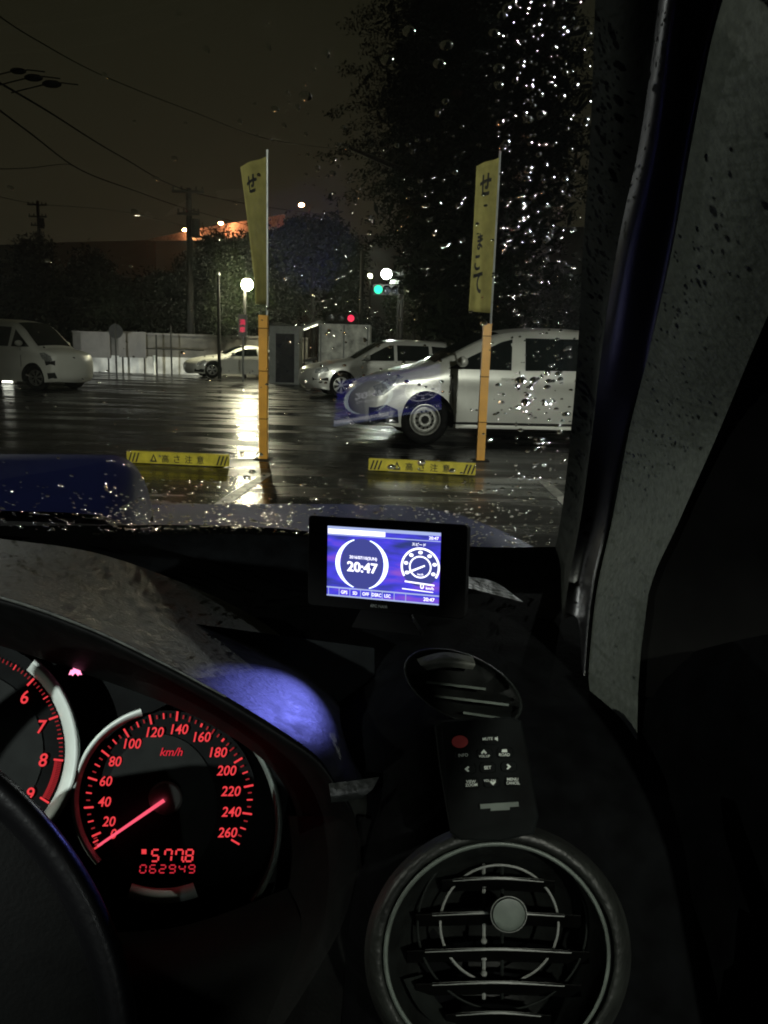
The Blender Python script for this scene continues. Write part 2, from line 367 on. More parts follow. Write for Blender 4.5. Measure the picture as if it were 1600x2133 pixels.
round_tree('broadleaf_tree', 'leafy tree lit pale green right of the tall white lamp', 860, 570, 720, 120, 36.6, 'leaf_green', 8000, .085, nb=11)
bgd = [(-40, 505, 150, 52), (60, 485, 190, 52), (190, 545, 170, 47), (300, 560, 170, 45), (395, 540, 150, 46), (470, 490, 170, 50), (555, 470, 150, 48), (120, 600, 180, 40), (260, 605, 170, 39), (380, 600, 160, 40), (0, 600, 170, 40)]
lab = ['far left dark tree cut by the frame above the white hatchback', 'dark tree behind the distant short utility pole', 'low dark tree crown left of middle below the hill line', 'dark tree under the left end of the orange glow',
       'dark tree at the foot of the tall utility pole', 'dark tree just below the orange lit highway wall', 'tall dark tree hidden partly behind the left yellow banner', 'shrubby tree above the two grey fence panels',
       'shrubby tree behind the round sign post', 'shrubby tree above the distant white coupe', 'shrubby tree above the roof of the white hatchback']
for (px, pt, wd, Y), lb in zip(bgd, lab):
    round_tree('broadleaf_tree', lb, px, pt, 735, wd, Y, 'leaf_dark', 5200, .15, 'trees behind the car park wall')
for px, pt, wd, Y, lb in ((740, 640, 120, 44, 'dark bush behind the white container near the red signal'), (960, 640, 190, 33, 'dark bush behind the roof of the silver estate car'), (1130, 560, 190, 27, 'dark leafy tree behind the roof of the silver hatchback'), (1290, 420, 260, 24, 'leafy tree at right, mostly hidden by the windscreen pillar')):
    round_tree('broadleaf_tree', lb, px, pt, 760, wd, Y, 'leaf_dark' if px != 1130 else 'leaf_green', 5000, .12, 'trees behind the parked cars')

# ------------------------------------------------------------------ raised highway with sodium lamps
e = empty('highway_wall', (at(430, 497, 190).x, 190, 0), 'raised highway wall glowing orange under sodium lamps on the skyline', 'wall')
top = [(310, 498, 215), (400, 479, 200), (470, 466, 190), (545, 455, 180), (590, 446, 174)]
bot = [(310, 501, 215), (400, 500, 200), (470, 498, 190), (545, 492, 180), (590, 470, 174)]
vt = [at(a, b, c) for a, b, c in top]; vb = [at(a, b, c) for a, b, c in bot]
n_ = len(vt); off = Vector((.3, .8, 0))
vv = vt + vb + [p + off for p in vt] + [p + off for p in vb]
ff = [(i, i + 1, n_ + i + 1, n_ + i) for i in range(n_ - 1)] + [(2 * n_ + i, 2 * n_ + i + 1, i + 1, i) for i in range(n_ - 1)] + [(3 * n_ + i, 3 * n_ + i + 1, 2 * n_ + i + 1, 2 * n_ + i) for i in range(n_ - 1)]
obj('barrier', vv, ff, 'concrete_white', e)
for p in vb: MB().box((p.x + .4, p.y + 1.4, p.z / 2), (1.6, 1.6, p.z)).build('pier', 'cable', e)
for px, py, Y, lb in ((460, 465, 186, 'orange sodium street lamp on the highway, left of the banner'), (385, 479, 198, 'orange sodium street lamp beside the tall utility pole'), (628, 427, 164, 'lone sodium street lamp above the round dark tree')):
    p = at(px, py, Y); b = at(px, 497, Y + 1.5)
    t = empty('street_lamp', (p.x, p.y + .0, 0), lb, 'street lamp', 'sodium lamps along the highway')
    MB().tube([(p.x + 1.2, p.y + 3, 0), (p.x + 1.2, p.y + 3, p.z + .2), (p.x, p.y, p.z + .3)], .09, 6).build('pole', 'dark_pole', t)
    MB().sphere(p, .42, (1.2, 1, .7), 10).build('lamp_head', 'lamp_sodium', t)

# ------------------------------------------------------------------ utility poles and wires
def upole(px, pytop, Y, lb, arms):
    p = at(px, pytop, Y); t = empty('utility_pole', (p.x, Y, 0), lb, 'utility pole')
    MB().tube([(p.x, Y, 0), (p.x, Y, p.z)], [.16, .11], 10).build('pole', 'dark_pole', t)
    for dz, wd in arms:
        MB().box((p.x, Y - .1, p.z - dz), (wd, .1, .1)).build('crossarm', 'dark_pole', t)
        for q in (-.45, -.2, .25, .45): MB().tube([(p.x + q * wd, Y - .1, p.z - dz), (p.x + q * wd, Y - .1, p.z - dz + .2)], .04, 6).build('insulator', 'dark_pole', t)
    MB().tube([(p.x + .28, Y - .1, p.z - 1.9), (p.x + .28, Y - .1, p.z - 1.2)], .18, 8).build('transformer', 'dark_pole', t)
upole(393, 392, 34, 'tall utility pole with a short crossarm beside the orange glow', [(.15, 1.3), (1.0, .9)])
upole(78, 418, 60, 'distant utility pole with many small arms at far left', [(.3, 1.4), (1.1, 1.3), (1.7, 1.0), (2.3, .8)])
def wire(pts, lb, r=.018):
    P = [at(*p) for p in pts]; mb = MB(); mb.tube(catmull(P, 10), r * .62, 5)
    return tag(mb.build('overhead_wire', 'cable'), lb, 'cable', 'overhead wires')
wire([(-40, 150, 12), (100, 232, 17), (250, 325, 24), (393, 398, 34), (560, 432, 48), (700, 450, 60)], 'thick overhead wire running down to the top of the tall utility pole', .03)
wire([(-40, 200, 12), (60, 275, 15), (170, 355, 21), (280, 397, 27), (393, 436, 34), (520, 470, 50)], 'lower overhead wire meeting the tall utility pole below its crossarm', .024)
wire([(-20, 20, 12), (70, 80, 14), (220, 160, 19), (400, 232, 26), (560, 290, 34), (700, 310, 45)], 'faint highest overhead wire crossing the sky', .016)
wire([(-20, 352, 16), (60, 350, 20), (140, 342, 24), (170, 355, 25)], 'short level wire at far left below the others', .014)
wire([(-20, 405, 45), (78, 425, 60), (250, 440, 60), (420, 480, 60)], 'thin far wire from the distant utility pole', .03)
for (px, py, s, lb) in ((38, 148, 1, 'dark cable joint box highest on the wires at upper left'), (70, 162, 1.15, 'dark cable joint box between two others at upper left'), (108, 175, 1.2, 'dark cable joint box lowest and rightmost at upper left')):
    p = at(px, py, 13); t = empty('cable_joint', p, lb, 'cable joint', 'cable joint boxes on the overhead wires')
    MB().sphere(p, .075 * s, (1.7, .8, .6), 10).build('casing', 'cable', t, smooth=True)
    MB().tube([p + Vector((-.62, 0, -.14)), p + Vector((-.15, 0, -.02)), p + Vector((.15, 0, .02)), p + Vector((.4, 0, .0))], .010, 5).build('cable_tail', 'cable', t)

# ------------------------------------------------------------------ walls, fences, sheds
def X(px, Y): return at(px, 735, Y).x
Y0 = 33
t = empty('retaining_wall', (X(350, Y0), Y0, 0), 'pale concrete retaining wall with a brightly lit lower half behind the cars', 'wall')
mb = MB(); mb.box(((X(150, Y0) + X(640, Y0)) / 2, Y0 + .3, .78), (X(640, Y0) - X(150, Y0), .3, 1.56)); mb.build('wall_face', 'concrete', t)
MB().box(((X(150, Y0) + X(640, Y0)) / 2, Y0 + .13, .34), (X(640, Y0) - X(150, Y0), .06, .68)).build('lit_wall_band', 'concrete_white', t)  # headlit band of the wall put in as a paler strip
MB().box(((X(150, Y0) + X(640, Y0)) / 2, Y0 + .27, 1.59), (X(640, Y0) - X(150, Y0), .42, .07)).build('coping', 'concrete_panel', t)
for px0, px1, lb in ((170, 230, 'wide grey board fixed to the wall, left of the round sign'), (248, 305, 'grey board with clipped corner fixed to the wall, right of the round sign')):
    y_ = Y0 - .1; w_ = X(px1, y_) - X(px0, y_); zt = at(px0, 690, y_).z; zb = at(px0, 744, y_).z; xm = (X(px0, y_) + X(px1, y_)) / 2
    t = empty('notice_board', (xm, y_, 0), lb, 'board', 'grey boards on the wall')
    MB().box((xm, y_, (zt + zb) / 2), (w_, .05, zt - zb)).build('panel', 'concrete_panel', t)
    [MB().tube([(xm + q * w_, y_ + .06, 0), (xm + q * w_, y_ + .06, zt)], .025, 6).build('post', 'dark_pole', t) for q in (-.4, .4)]
p = at(240, 690, 31); t = empty('round_sign', (p.x, 31, 0), 'round sign seen from its dark back on a thin post', 'sign')
MB().tube([(p.x, 31, 0), (p.x, 31, p.z + .3)], .035, 8).build('post', 'dark_pole', t)
mb = MB(); fr = lambda a, r, h: Vector((p.x + math.cos(a) * r, 31.05 + h, p.z + math.sin(a) * r)); mb.ring(fr, [(0, 0), (.27, 0), (.27, .02), (0, .02)], n=28); mb.build('sign_disc', 'dark_pole', t)
t = empty('wire_fence', (X(360, 32.3), 32.3, 0), 'low dark pipe fence standing in front of the pale wall', 'fence')
mb = MB(); zt = 1.42
for px in (326, 357): MB().tube([(X(px, 32.3), 32.3, 0), (X(px, 32.3), 32.3, 1.9 if px == 357 else 1.55)], .035, 8).build('post', 'dark_pole', t)
MB().tube([(X(305, 32.3), 32.3, 1.0), (X(425, 32.3), 32.3, 1.0)], .03, 6).build('rail', 'dark_pole', t)
p = at(322, 765, 32); t = empty('reflector_post', (p.x, 32, 0), 'short white reflector post glinting before the wall', 'post')
MB().tube([(p.x, 32, 0), (p.x, 32, .55)], .05, 8).build('post', 'white_body', t); MB().tube([(p.x, 31.99, .50), (p.x, 31.99, .75)], .06, 8).build('reflector', 'satin_silver', t)
# lone lit unit standing in for a hidden car's headlight behind the white hatchback
p = G(15, 812); p = at(15, 806, 21.5)
t = empty('hidden_car_headlight', (p.x, p.y, 0), 'glaring floodlight of a car behind, seen under the white hatchback', 'headlamp')
MB().box((p.x, p.y + .12, .14), (.34, .16, .2)).build('housing', 'dark_body', t)
MB().box((p.x, p.y + .03, .14), (.28, .02, .20)).build('lens', 'headlight_lit', t)
MB().box((p.x, p.y + .14, .02), (.2, .12, .04)).build('bracket', 'dark_body', t)
o = lamp('headlight_beam', (p.x + .4, p.y + 2.5, .5), 2000, (.97, 1, .93), .05, 'SPOT', (X(290, 33), 33, .35), 42, .6); o.data.shadow_soft_size = .05  # beam of the hidden car's headlight along the wall
# storage box with dark door, white container, dark shelter
t = empty('storage_shed', (X(592, 27), 27, 0), 'grey storage shed with a dark door right of the left banner post', 'shed')
MB().box((X(592, 27), 27.5, .95), (1.0, 1, 1.9)).build('wall', 'box_grey', t); MB().box((X(594, 27), 26.98, .85), (.62, .03, 1.6)).build('door', 'dark_body', t); MB().box((X(592, 27), 27.45, 1.94), (1.12, 1.15, .08)).build('roof', 'dark_pole', t)
Yc = 26
zt = at(700, 675, Yc).z
t = empty('white_container', (X(717, Yc), Yc, 0), 'white box container mottled by leaf shadows below the red signal', 'container')
wc = X(770, Yc) - X(664, Yc)
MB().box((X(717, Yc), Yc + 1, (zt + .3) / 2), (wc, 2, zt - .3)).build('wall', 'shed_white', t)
[MB().box((X(px, Yc), Yc - .02, (zt + .3) / 2), (.05, .03, zt - .35)).build('corner_post', 'box_grey', t) for px in (668, 716, 765)]
MB().box((X(717, Yc), Yc + 1, .07), (wc, 1.8, .14)).build('skid', 'dark_pole', t)
t = empty('shelter_light', (X(645, Yc), Yc, 0), 'slanting fluorescent strip light on a dark shelter left of the container', 'light')
a, b_ = at(633, 687, Yc), at(662, 676, Yc)
MB().tube([a, b_], .022, 8).build('tube_lamp', 'tube_white', t)
MB().box(((a.x + b_.x) / 2, Yc + .5, (a.z + b_.z) / 2 + .09), (.62, 1.0, .05), Matrix.Rotation(math.atan2(a.z - b_.z, b_.x - a.x), 3, 'Y')).build('canopy', 'box_grey', t)
[MB().tube([(q.x, Yc + .3, 0), (q.x, Yc + .3, q.z)], .03, 6).build('post', 'dark_pole', t) for q in (a, b_)]
# house at far left
p = at(0, 520, 55); t = empty('house', (p.x - 1.8, 57, 0), 'small pale gabled house roof at the left edge above the trees', 'house')
zr = at(0, 522, 55).z; zw = at(0, 560, 55).z
MB().box((p.x - 1.8, 57, zw / 2 + .35), (5.4, 4, zw + .7)).build('wall', 'house_wall', t)
mb = MB(); mb.add([(p.x - 5, 54.6, zr - .8), (p.x + 1.2, 54.6, zr - .8), (p.x + .4, 57, zr + .3), (p.x - 4.2, 57, zr + .3), (p.x - 5, 59.4, zr - .8), (p.x + 1.2, 59.4, zr - .8)], [(0, 1, 2, 3), (3, 2, 5, 4), (1, 5, 2), (0, 3, 4)]); mb.build('roof', 'roof_tile', t)
f_ = MB().box((p.x - .6, 54.98, zw - .1), (1.1, .06, .9)).build('window', 'window_glass', t)

# ------------------------------------------------------------------ lamps and signals
def globe_lamp(px, py, Y, r, m_, lb, dx=0):
    p = at(px, py, Y); t = empty('street_lamp', (p.x + dx, Y, 0), lb, 'street lamp')
    MB().tube([(p.x + dx, Y + .3, 0), (p.x + dx, Y + .3, p.z + .1), (p.x, Y + .05, p.z + r * .9)], .06, 8).build('pole', 'dark_pole', t)
    MB().sphere(p, r, n=16).build('lamp_globe', m_, t, smooth=True)
    MB().sphere(p + Vector((0, .02, r * .95)), r * .6, (1, 1, .3), 10).build('lamp_cap', 'dark_pole', t)
    return t
globe_lamp(515, 593, 31, .21, 'lamp_warm', 'warm white street lamp glaring left of the left banner', -.15)
globe_lamp(805, 571, 34, .205, 'lamp_white', 'bright white street lamp above the green traffic light', .55)
globe_lamp(771, 575, 48, .13, 'lamp_small', 'small yellowish lamp left of the bright white lamp')
globe_lamp(872, 620, 36, .125, 'lamp_warm', 'oval yellow white lamp in the lit tree', .3)
def signal(px, py, Y, m_, lb, arm, polepx, which):
    p = at(px, py, Y); x0 = X(polepx, Y); t = empty('traffic_light', (x0, Y, 0), lb, 'traffic light')
    MB().tube([(x0, Y + .2, 0), (x0, Y + .2, p.z + arm)], [.09, .07], 8).build('pole', 'dark_pole', t)
    MB().tube([(x0, Y + .2, p.z + .12), (p.x, Y + .2, p.z + .05)], .045, 6).build('arm', 'dark_pole', t)
    dx = {0: .36, 1: 0, 2: -.36}[which]
    hs = MB().box((p.x + dx, Y + .12, p.z), (1.15, .16, .42)).build('housing', 'dark_pole', t)
    for k in range(3):
        c = Vector((p.x + dx + (k - 1) * .36, Y + .02, p.z)); on = k == which
        fr = lambda a, r, h: Vector((c.x + math.cos(a) * r, c.y - h, c.z + math.sin(a) * r))
        mb = MB(); rl_ = .125 if which == 2 else .175; mb.ring(fr, [(0, .03), (rl_ * .63, .02), (rl_, 0)], n=20); mb.build('lens', m_ if on else 'dark_body', hs)
        mb = MB(); mb.ring(fr, [(.19, 0), (.19, .16), (.18, .16), (.18, 0)], 20, 160, 12); mb.build('visor', 'dark_pole', hs)
signal(788, 603, 34.5, 'signal_green', 'traffic light showing green below the bright white lamp', .9, 834, 0)
signal(731, 663, 30, 'signal_red', 'traffic light showing red above the white container', 2.4, 750, 2)
p = at(826, 588, 34.2); t = empty('direction_sign', (p.x, 34, p.z), 'pale horizontal sign panel just right of the white lamp', 'sign')
MB().box((p.x, 34.1, p.z), (.5, .04, .15)).build('panel', 'shed_white', t); MB().tube([(p.x + .3, 34, p.z), (p.x + .36, 34.3, p.z)], .02, 6).build('bracket', 'grey_pole', t)
p = at(505, 678, 28); t = empty('led_sign', (p.x, 28, 0), 'small upright sign with glowing red characters beside the left banner post', 'sign')
MB().box((p.x, 28.06, p.z), (.30, .1, .75)).build('sign_case', 'box_grey', t)
mb = MB()
for k, ch in enumerate('満車'): put_text(mb, ch, lambda u, v_: Vector((p.x + u, 27.995, p.z - v_)), 0, -.11 + k * .25, .2)
mb.build('lit_characters', 'led_red', t)
MB().tube([(p.x, 28.1, 0), (p.x, 28.1, p.z - .3)], .04, 6).build('post', 'grey_pole', t)
for px, top_, Y, lb in ((455, 570, 30, 'slim grey pole left of the warm street lamp'),):
    p = at(px, top_, Y); t = empty('utility_pole', (p.x, Y, 0), lb, 'pole'); MB().tube([(p.x, Y, 0), (p.x, Y, p.z)], [.07, .05], 8).build('pole', 'dark_pole', t); MB().sphere((p.x, Y, p.z), .07, n=8).build('cap', 'grey_pole', t)

# ------------------------------------------------------------------ banners and car stops
Yb = 8.05
def banner(pxb, pyb, lb, pts_l, dz, chars, shift):
    b = G(pxb, pyb); s = b.y / F
    H = 1.47
    po = empty('banner_post', (b.x, b.y, 0), lb[0], 'post', 'orange banner posts')
    mb = MB(); wd = .088
    mb.box((b.x, b.y, H / 2), (wd, wd, H)); mb.build('post', 'orange_post', po)
    [MB().box((b.x, b.y, z), (wd + .004, wd + .004, .008)).build('seam_band', 'rubber', po) for z in (.43, .92, H - .12)]
    MB().box((b.x, b.y, H + .004), (wd + .006, wd + .006, .012)).build('cap', 'orange_post', po)
    mb = MB(); mb.box((b.x, b.y, .006), (wd + .10, wd + .10, .012)); mb.build('base_plate', 'dark_pole', po)
    fl = empty('banner_flag', (b.x + .02, b.y, H), lb[1], 'flag', 'yellow banner flags')
    px_ = b.x + shift
    MB().tube([(px_, b.y, H - .3 + .31), (px_, b.y, H + 1.68 + dz)], .012, 10).build('flag_pole', 'grey_pole', fl)
    a = H + .12; z1 = H + 1.62 + dz
    rows = []
    NV, NU = 26, 14
    vv = []
    for j in range(NV + 1):
        v_ = j / NV
        for i in range(NU + 1):
            u = i / NU
            ex = pts_l(v_)                                     # (dx, dy) of the free edge
            fold = math.sin(u * 8.0 + v_ * 1.5) * .022 * (u ** .5) * (1 + v_)
            vv.append(Vector((px_ - ex[0] * u + fold * .35, b.y - ex[1] * u + fold, z1 + (a - z1) * v_ - ex[2] * u)))
    ff = [(j * (NU + 1) + i, j * (NU + 1) + i + 1, (j + 1) * (NU + 1) + i + 1, (j + 1) * (NU + 1) + i) for j in range(NV) for i in range(NU)]
    ob = obj('banner_cloth', vv, ff, 'banner_cloth', fl, smooth=True)
    so = ob.modifiers.new('s', 'SOLIDIFY'); so.thickness = .0012
    def fm(u, v_):
        u = min(max(u, 0), 1); v_ = min(max(v_, 0), 1); x_ = u * NU; y_ = v_ * NV; i = min(int(x_), NU - 1); j = min(int(y_), NV - 1); fx = x_ - i; fy = y_ - j
        q = lambda i, j: vv[j * (NU + 1) + i]
        return (q(i, j) * (1 - fx) + q(i + 1, j) * fx) * (1 - fy) + (q(i, j + 1) * (1 - fx) + q(i + 1, j + 1) * fx) * fy + Vector((0, -.004, 0))
    mb = MB()
    for ch, vc, hh, uc in chars:
        V2, F2 = text2d(ch)
        [mb.add([fm(uc - x_ * hh * 4.2 + o1, vc - y_ * hh * 1.4 + o2) + Vector((0, -.0004 * k_, 0)) for x_, y_ in V2], F2) for k_, (o1, o2) in enumerate(((0, 0), (.02, .0), (.01, .004), (.01, -.003)))]
    mb.build('lettering', 'ink', fl)
banner(549, 957, ('orange banner post holding the left flag, near the lamp reflection', 'narrow yellow banner flag on the left post, turned almost edge on'),
       lambda v_: (.215 - .15 * min(1, v_ * 1.1), .33, .17 - .15 * v_), -.09, [('せ', .15, .085, .6)], .035)
banner(1000, 960, ('orange banner post holding the right flag, in front of the silver hatchback', 'wider yellow banner flag on the right post with black characters'),
       lambda v_: (.27, .30, .15 - .15 * v_), .06, [('せ', .15, .10, .55), ('ま', .52, .075, .66), ('こ', .66, .07, .74), ('て', .80, .10, .68)], .035)
for o in [o for o in bpy.data.objects if o.name.startswith('banner_')]: pass
def car_stop(x0, y0, x1, y1, lb):
    a = G(x0, y0); b = G(x1, y1); t = empty('car_stop', ((a.x + b.x) / 2, (a.y + b.y) / 2, 0), lb, 'car stop', 'yellow car stops on the wet asphalt')
    d = (b - a); L = d.length; d.normalize(); nrm = Vector((d.y, -d.x, 0)); H = .125; z = Vector((0, 0, 1)); th = .05
    def fm(u, v_, o=.0): return a + d * (u * L) + z * (H * (1 - v_)) + nrm * (o)
    mb = MB(); A = [a + z * .008, b + z * .008, b + z * H, a + z * H]; mb.add(A + [q - nrm * th for q in A], [(0, 1, 2, 3), (7, 6, 5, 4), (0, 4, 5, 1), (1, 5, 6, 2), (2, 6, 7, 3), (3, 7, 4, 0)]); ob = mb.build('board', 'plate_yellow', t)
    bv = ob.modifiers.new('b', 'BEVEL'); bv.width = .004
    mb = MB()
    for e0 in (.015, .885):
        for k in range(3):
            s = .036; u0 = e0 + k * s
            mb.add([fm(u0, .86, .003), fm(u0 + .016, .86, .003), fm(u0 + .046, .12, .003), fm(u0 + .03, .12, .003)], [(0, 1, 2, 3)])
    mb.build('hazard_stripe', 'ink', t)
    mb = MB()
    mb.add([fm(.235, .80, .003), fm(.27, .12, .003), fm(.305, .80, .003), fm(.27, .34, .003), fm(.256, .68, .003), fm(.284, .68, .003)], [(0, 4, 3, 1), (1, 3, 5, 2), (0, 2, 5, 4)])
    for k, ch in enumerate('高さ注意'):
        V2, F2 = text2d(ch); mb.add([fm(.385 + k * .115 + x_ * .072, .5 - y_ * .62, .003) for x_, y_ in V2], F2)
    mb.build('lettering', 'ink', t)
    for q in (.12, .88): c = a + d * L * q - nrm * .10; MB().box((c.x, c.y, .03), (.10, .14, .06)).build('foot', 'dark_pole', t)
car_stop(264, 965, 475, 974, 'yellow height warning car stop left of the lamp reflection')
car_stop(767, 981, 990, 992, 'yellow height warning car stop at the foot of the right banner post')

# ------------------------------------------------------------------ parked cars
def wheel(t, x, y, r, style, side, W=.19):
    """tyre with rim as sub-part; side +1/-1 = outward direction along local y"""
    fr = lambda a, rr, h: Vector((x + math.cos(a) * rr, y + side * h, r + math.sin(a) * rr))
    rr = r * .635
    ty = MB().ring(fr, [(rr, -W), (r * .93, -W), (r, -W * .85), (r, -.03), (r * .965, 0), (r * .8, .012), (rr * 1.03, .004), (rr, -.03)], n=40).build('tyre', 'rubber', t, False, True)
    w_ = bpy.data.objects.new('x', None); bpy.data.objects.remove(w_)
    mb = MB(); mb.ring(fr, [(rr, .004), (rr * .95, .006), (rr * .90, -.03), (rr * .87, -.09)], n=40)
    if style == 'steel':
        mb.ring(fr, [(rr * .88, -.05), (rr * .80, -.035), (rr * .72, -.03), (rr * .62, -.03)], n=40)
        for k in range(12): mb.ring(fr, [(rr * .63, -.03), (rr * .46, -.012)], k * 30, k * 30 + 17, 4)
        mb.ring(fr, [(rr * .47, -.012), (rr * .40, .0), (rr * .26, .0), (rr * .22, -.03)], n=30)
    else:
        nsp = 7 if style == 'seven' else 5
        for k in range(nsp):
            a0 = k * 360 / nsp; q = 360 / nsp
            mb.ring(fr, [(rr * .92, -.012), (rr * .6, -.006), (rr * .22, -.004)], a0, a0 + q * .48, 4)
        mb.ring(fr, [(rr * .24, -.004), (rr * .2, .006), (0, .008)], n=24)
    mb.build('rim', 'steel_rim', ty, False)
    MB().ring(fr, [(rr * .96, -.085), (0, -.085)], n=24).build('brake_disc', 'under', ty, False)
    if style == 'steel': MB().ring(fr, [(rr * .2, -.015), (0, -.01)], n=16).build('hub_cap', 'under', ty, False)
def make_car(name, lb, cat, loc, rz, body, W, top, wheels, r, belt, windows, screen, patches, style, zb=.2, group=None, crown=.045, tumble=.30, bow=.22, handles=(), mirror=None):
    t = empty(name, loc, lb, cat, group, rz)
    prof = [(v_.x, v_.y) for v_ in catmull([Vector((a, b, 0)) for a, b in top], 7)]
    L = max(p[0] for p in prof); ar = r + .055
    bottom = []
    x = prof[-1][0]
    for wx in sorted(wheels, reverse=True):
        h = math.asin(max(-1, min(1, (zb - r) / ar)))
        a0 = h; a1 = math.pi - h
        bottom += [(wx + ar * math.cos(a0 + (a1 - a0) * k / 18), r + ar * math.sin(a0 + (a1 - a0) * k / 18)) for k in range(19)]
    outl = prof + bottom
    P = np.array(prof)
    seg_a = P[:-1]; seg_b = P[1:]
    def dist(x, z):
        ab = seg_b - seg_a; ap = np.array([x, z]) - seg_a
        tt = np.clip((ap * ab).sum(1) / np.maximum((ab * ab).sum(1), 1e-9), 0, 1)
        return float(np.sqrt((((ap - ab * tt[:, None])) ** 2).sum(1)).min())
    LF = 1.1
    def fade(x):
        return max(0, 1 - x / LF) ** 2 + max(0, 1 - (L - x) / .9) ** 2 * .8
    def sgn(x): return 1 if x < L / 2 else -1
    def hw(x, z, rnd=.13):
        w_ = W - max(0, z - belt) * tumble - max(0, .42 - z) * .14 - .015 * math.cos((z - .6) * 4) * 0
        w_ += .018 * math.exp(-((z - belt + .12) / .06) ** 2)
        for wx in wheels:                                   # slight flare over the arches
            dd = math.hypot(x - wx, z - r); w_ += .022 * math.exp(-((dd - ar) / .07) ** 2)
        d = dist(x, z); 
        if d < rnd: w_ -= rnd - math.sqrt(max(0, rnd * rnd - (rnd - d) ** 2))
        return w_
    def warp(x, y, z):
        q = (y / W) ** 2
        return Vector((x + sgn(x) * bow * q * fade(x), y, z))
    def patch(poly, name, m_, off, grid=.09, sides=(1, -1), parent=t):
        poly = [Vector((a, b)) for a, b in poly]
        pts = list(poly); edges = [(i, (i + 1) % len(poly)) for i in range(len(poly))]
        xs = [p.x for p in poly]; zs = [p.y for p in poly]
        pin = []
        for gx in np.arange(min(xs) + grid * .5, max(xs), grid):
            for gz in np.arange(min(zs) + grid * .5, max(zs), grid):
                pin.append(Vector((gx, gz)))
        vo, eo, fo, *_ = geometry.delaunay_2d_cdt(pts + pin, edges, [], 1, 1e-5)
        out = []
        for s in sides:
            mb = MB(); vs2 = []
            for p in vo: vs2.append(warp(p.x, s * (hw(p.x, p.y) + off), p.y))
            mb.add(vs2, [f if s < 0 else f[::-1] for f in fo])
            out.append(mb)
        if name == 'body':
            for q in out[1:]: out[0].add(q.v, q.f)
            out = out[:1]
        for q in out: q.build(name, m_, parent, False, True)
    # closed shell: side panels plus a crowned skin across the outline
    tset = [-1, -.92, -.78, -.55, -.28, 0, .28, .55, .78, .92, 1]
    patch(outl, 'body', body, 0, .07)
    def skin(pr, cr_, off=0, tl=1.0):
        mb = MB(); k = len(tset); vv = []
        for i, (x, z) in enumerate(pr):
            w_ = hw(x, z)
            a_ = pr[max(i - 1, 0)]; b_ = pr[min(i + 1, len(pr) - 1)]; nx, nz = -(b_[1] - a_[1]), (b_[0] - a_[0]); q = math.hypot(nx, nz) or 1
            for tt in tset:
                tt *= tl
                c_ = cr_ * (1 - tt * tt)
                vv.append(warp(x, tt * w_, z) + Vector((nx / q, 0, nz / q)) * (off + c_))
        f = [(i * k + j, (i + 1) * k + j, (i + 1) * k + j + 1, i * k + j + 1) for i in range(len(pr) - 1) for j in range(k - 1)]
        mb.add(vv, f); return mb
    skin(prof, crown).build('bonnet_and_roof', body, t, False, True)
    skin([outl[len(prof) - 1]] + bottom + [prof[0]], 0).build('underbody', 'under', t, False)
    for nm, x0, x1 in screen:                                # windscreen and rear screen follow the outline
        pr = [p for p in prof if x0 <= p[0] <= x1 and p[1] > belt - .12]
        skin(pr, crown, .006, .93).build(nm, 'window_glass', t, False, True)
    for poly in windows: patch(poly, 'side_window', 'window_glass', .006)
    for poly, nm, m_ in patches: patch(poly, nm, m_, .008, .06)
    for hx, hz in handles:
        for s in (1, -1): MB().box((hx, s * (hw(hx, hz) + .02), hz), (.19, .025, .028)).build('door_handle', body, t, False)
    if mirror:
        for s in (1, -1):
            y_ = s * (hw(*mirror) + .11)
            mr = MB().sphere((mirror[0], y_, mirror[1] + .03), .095, (.75, 1.2, .72), 14).build('wing_mirror', body, t, False, True)
            MB().box((mirror[0] + .01, s * (hw(*mirror) + .02), mirror[1] - .03), (.06, .1, .03)).build('mirror_arm', 'dark_pole', mr, False)
    for wx in wheels:
        for s in (1, -1): wheel(t, wx, s * (W - .03), r, style, s)
    return t, patch
def seam(x, z0, z1, lean=0, w_=.013): return [(x, z0), (x + w_, z0), (x + w_ + lean, z1), (x + lean, z1)]

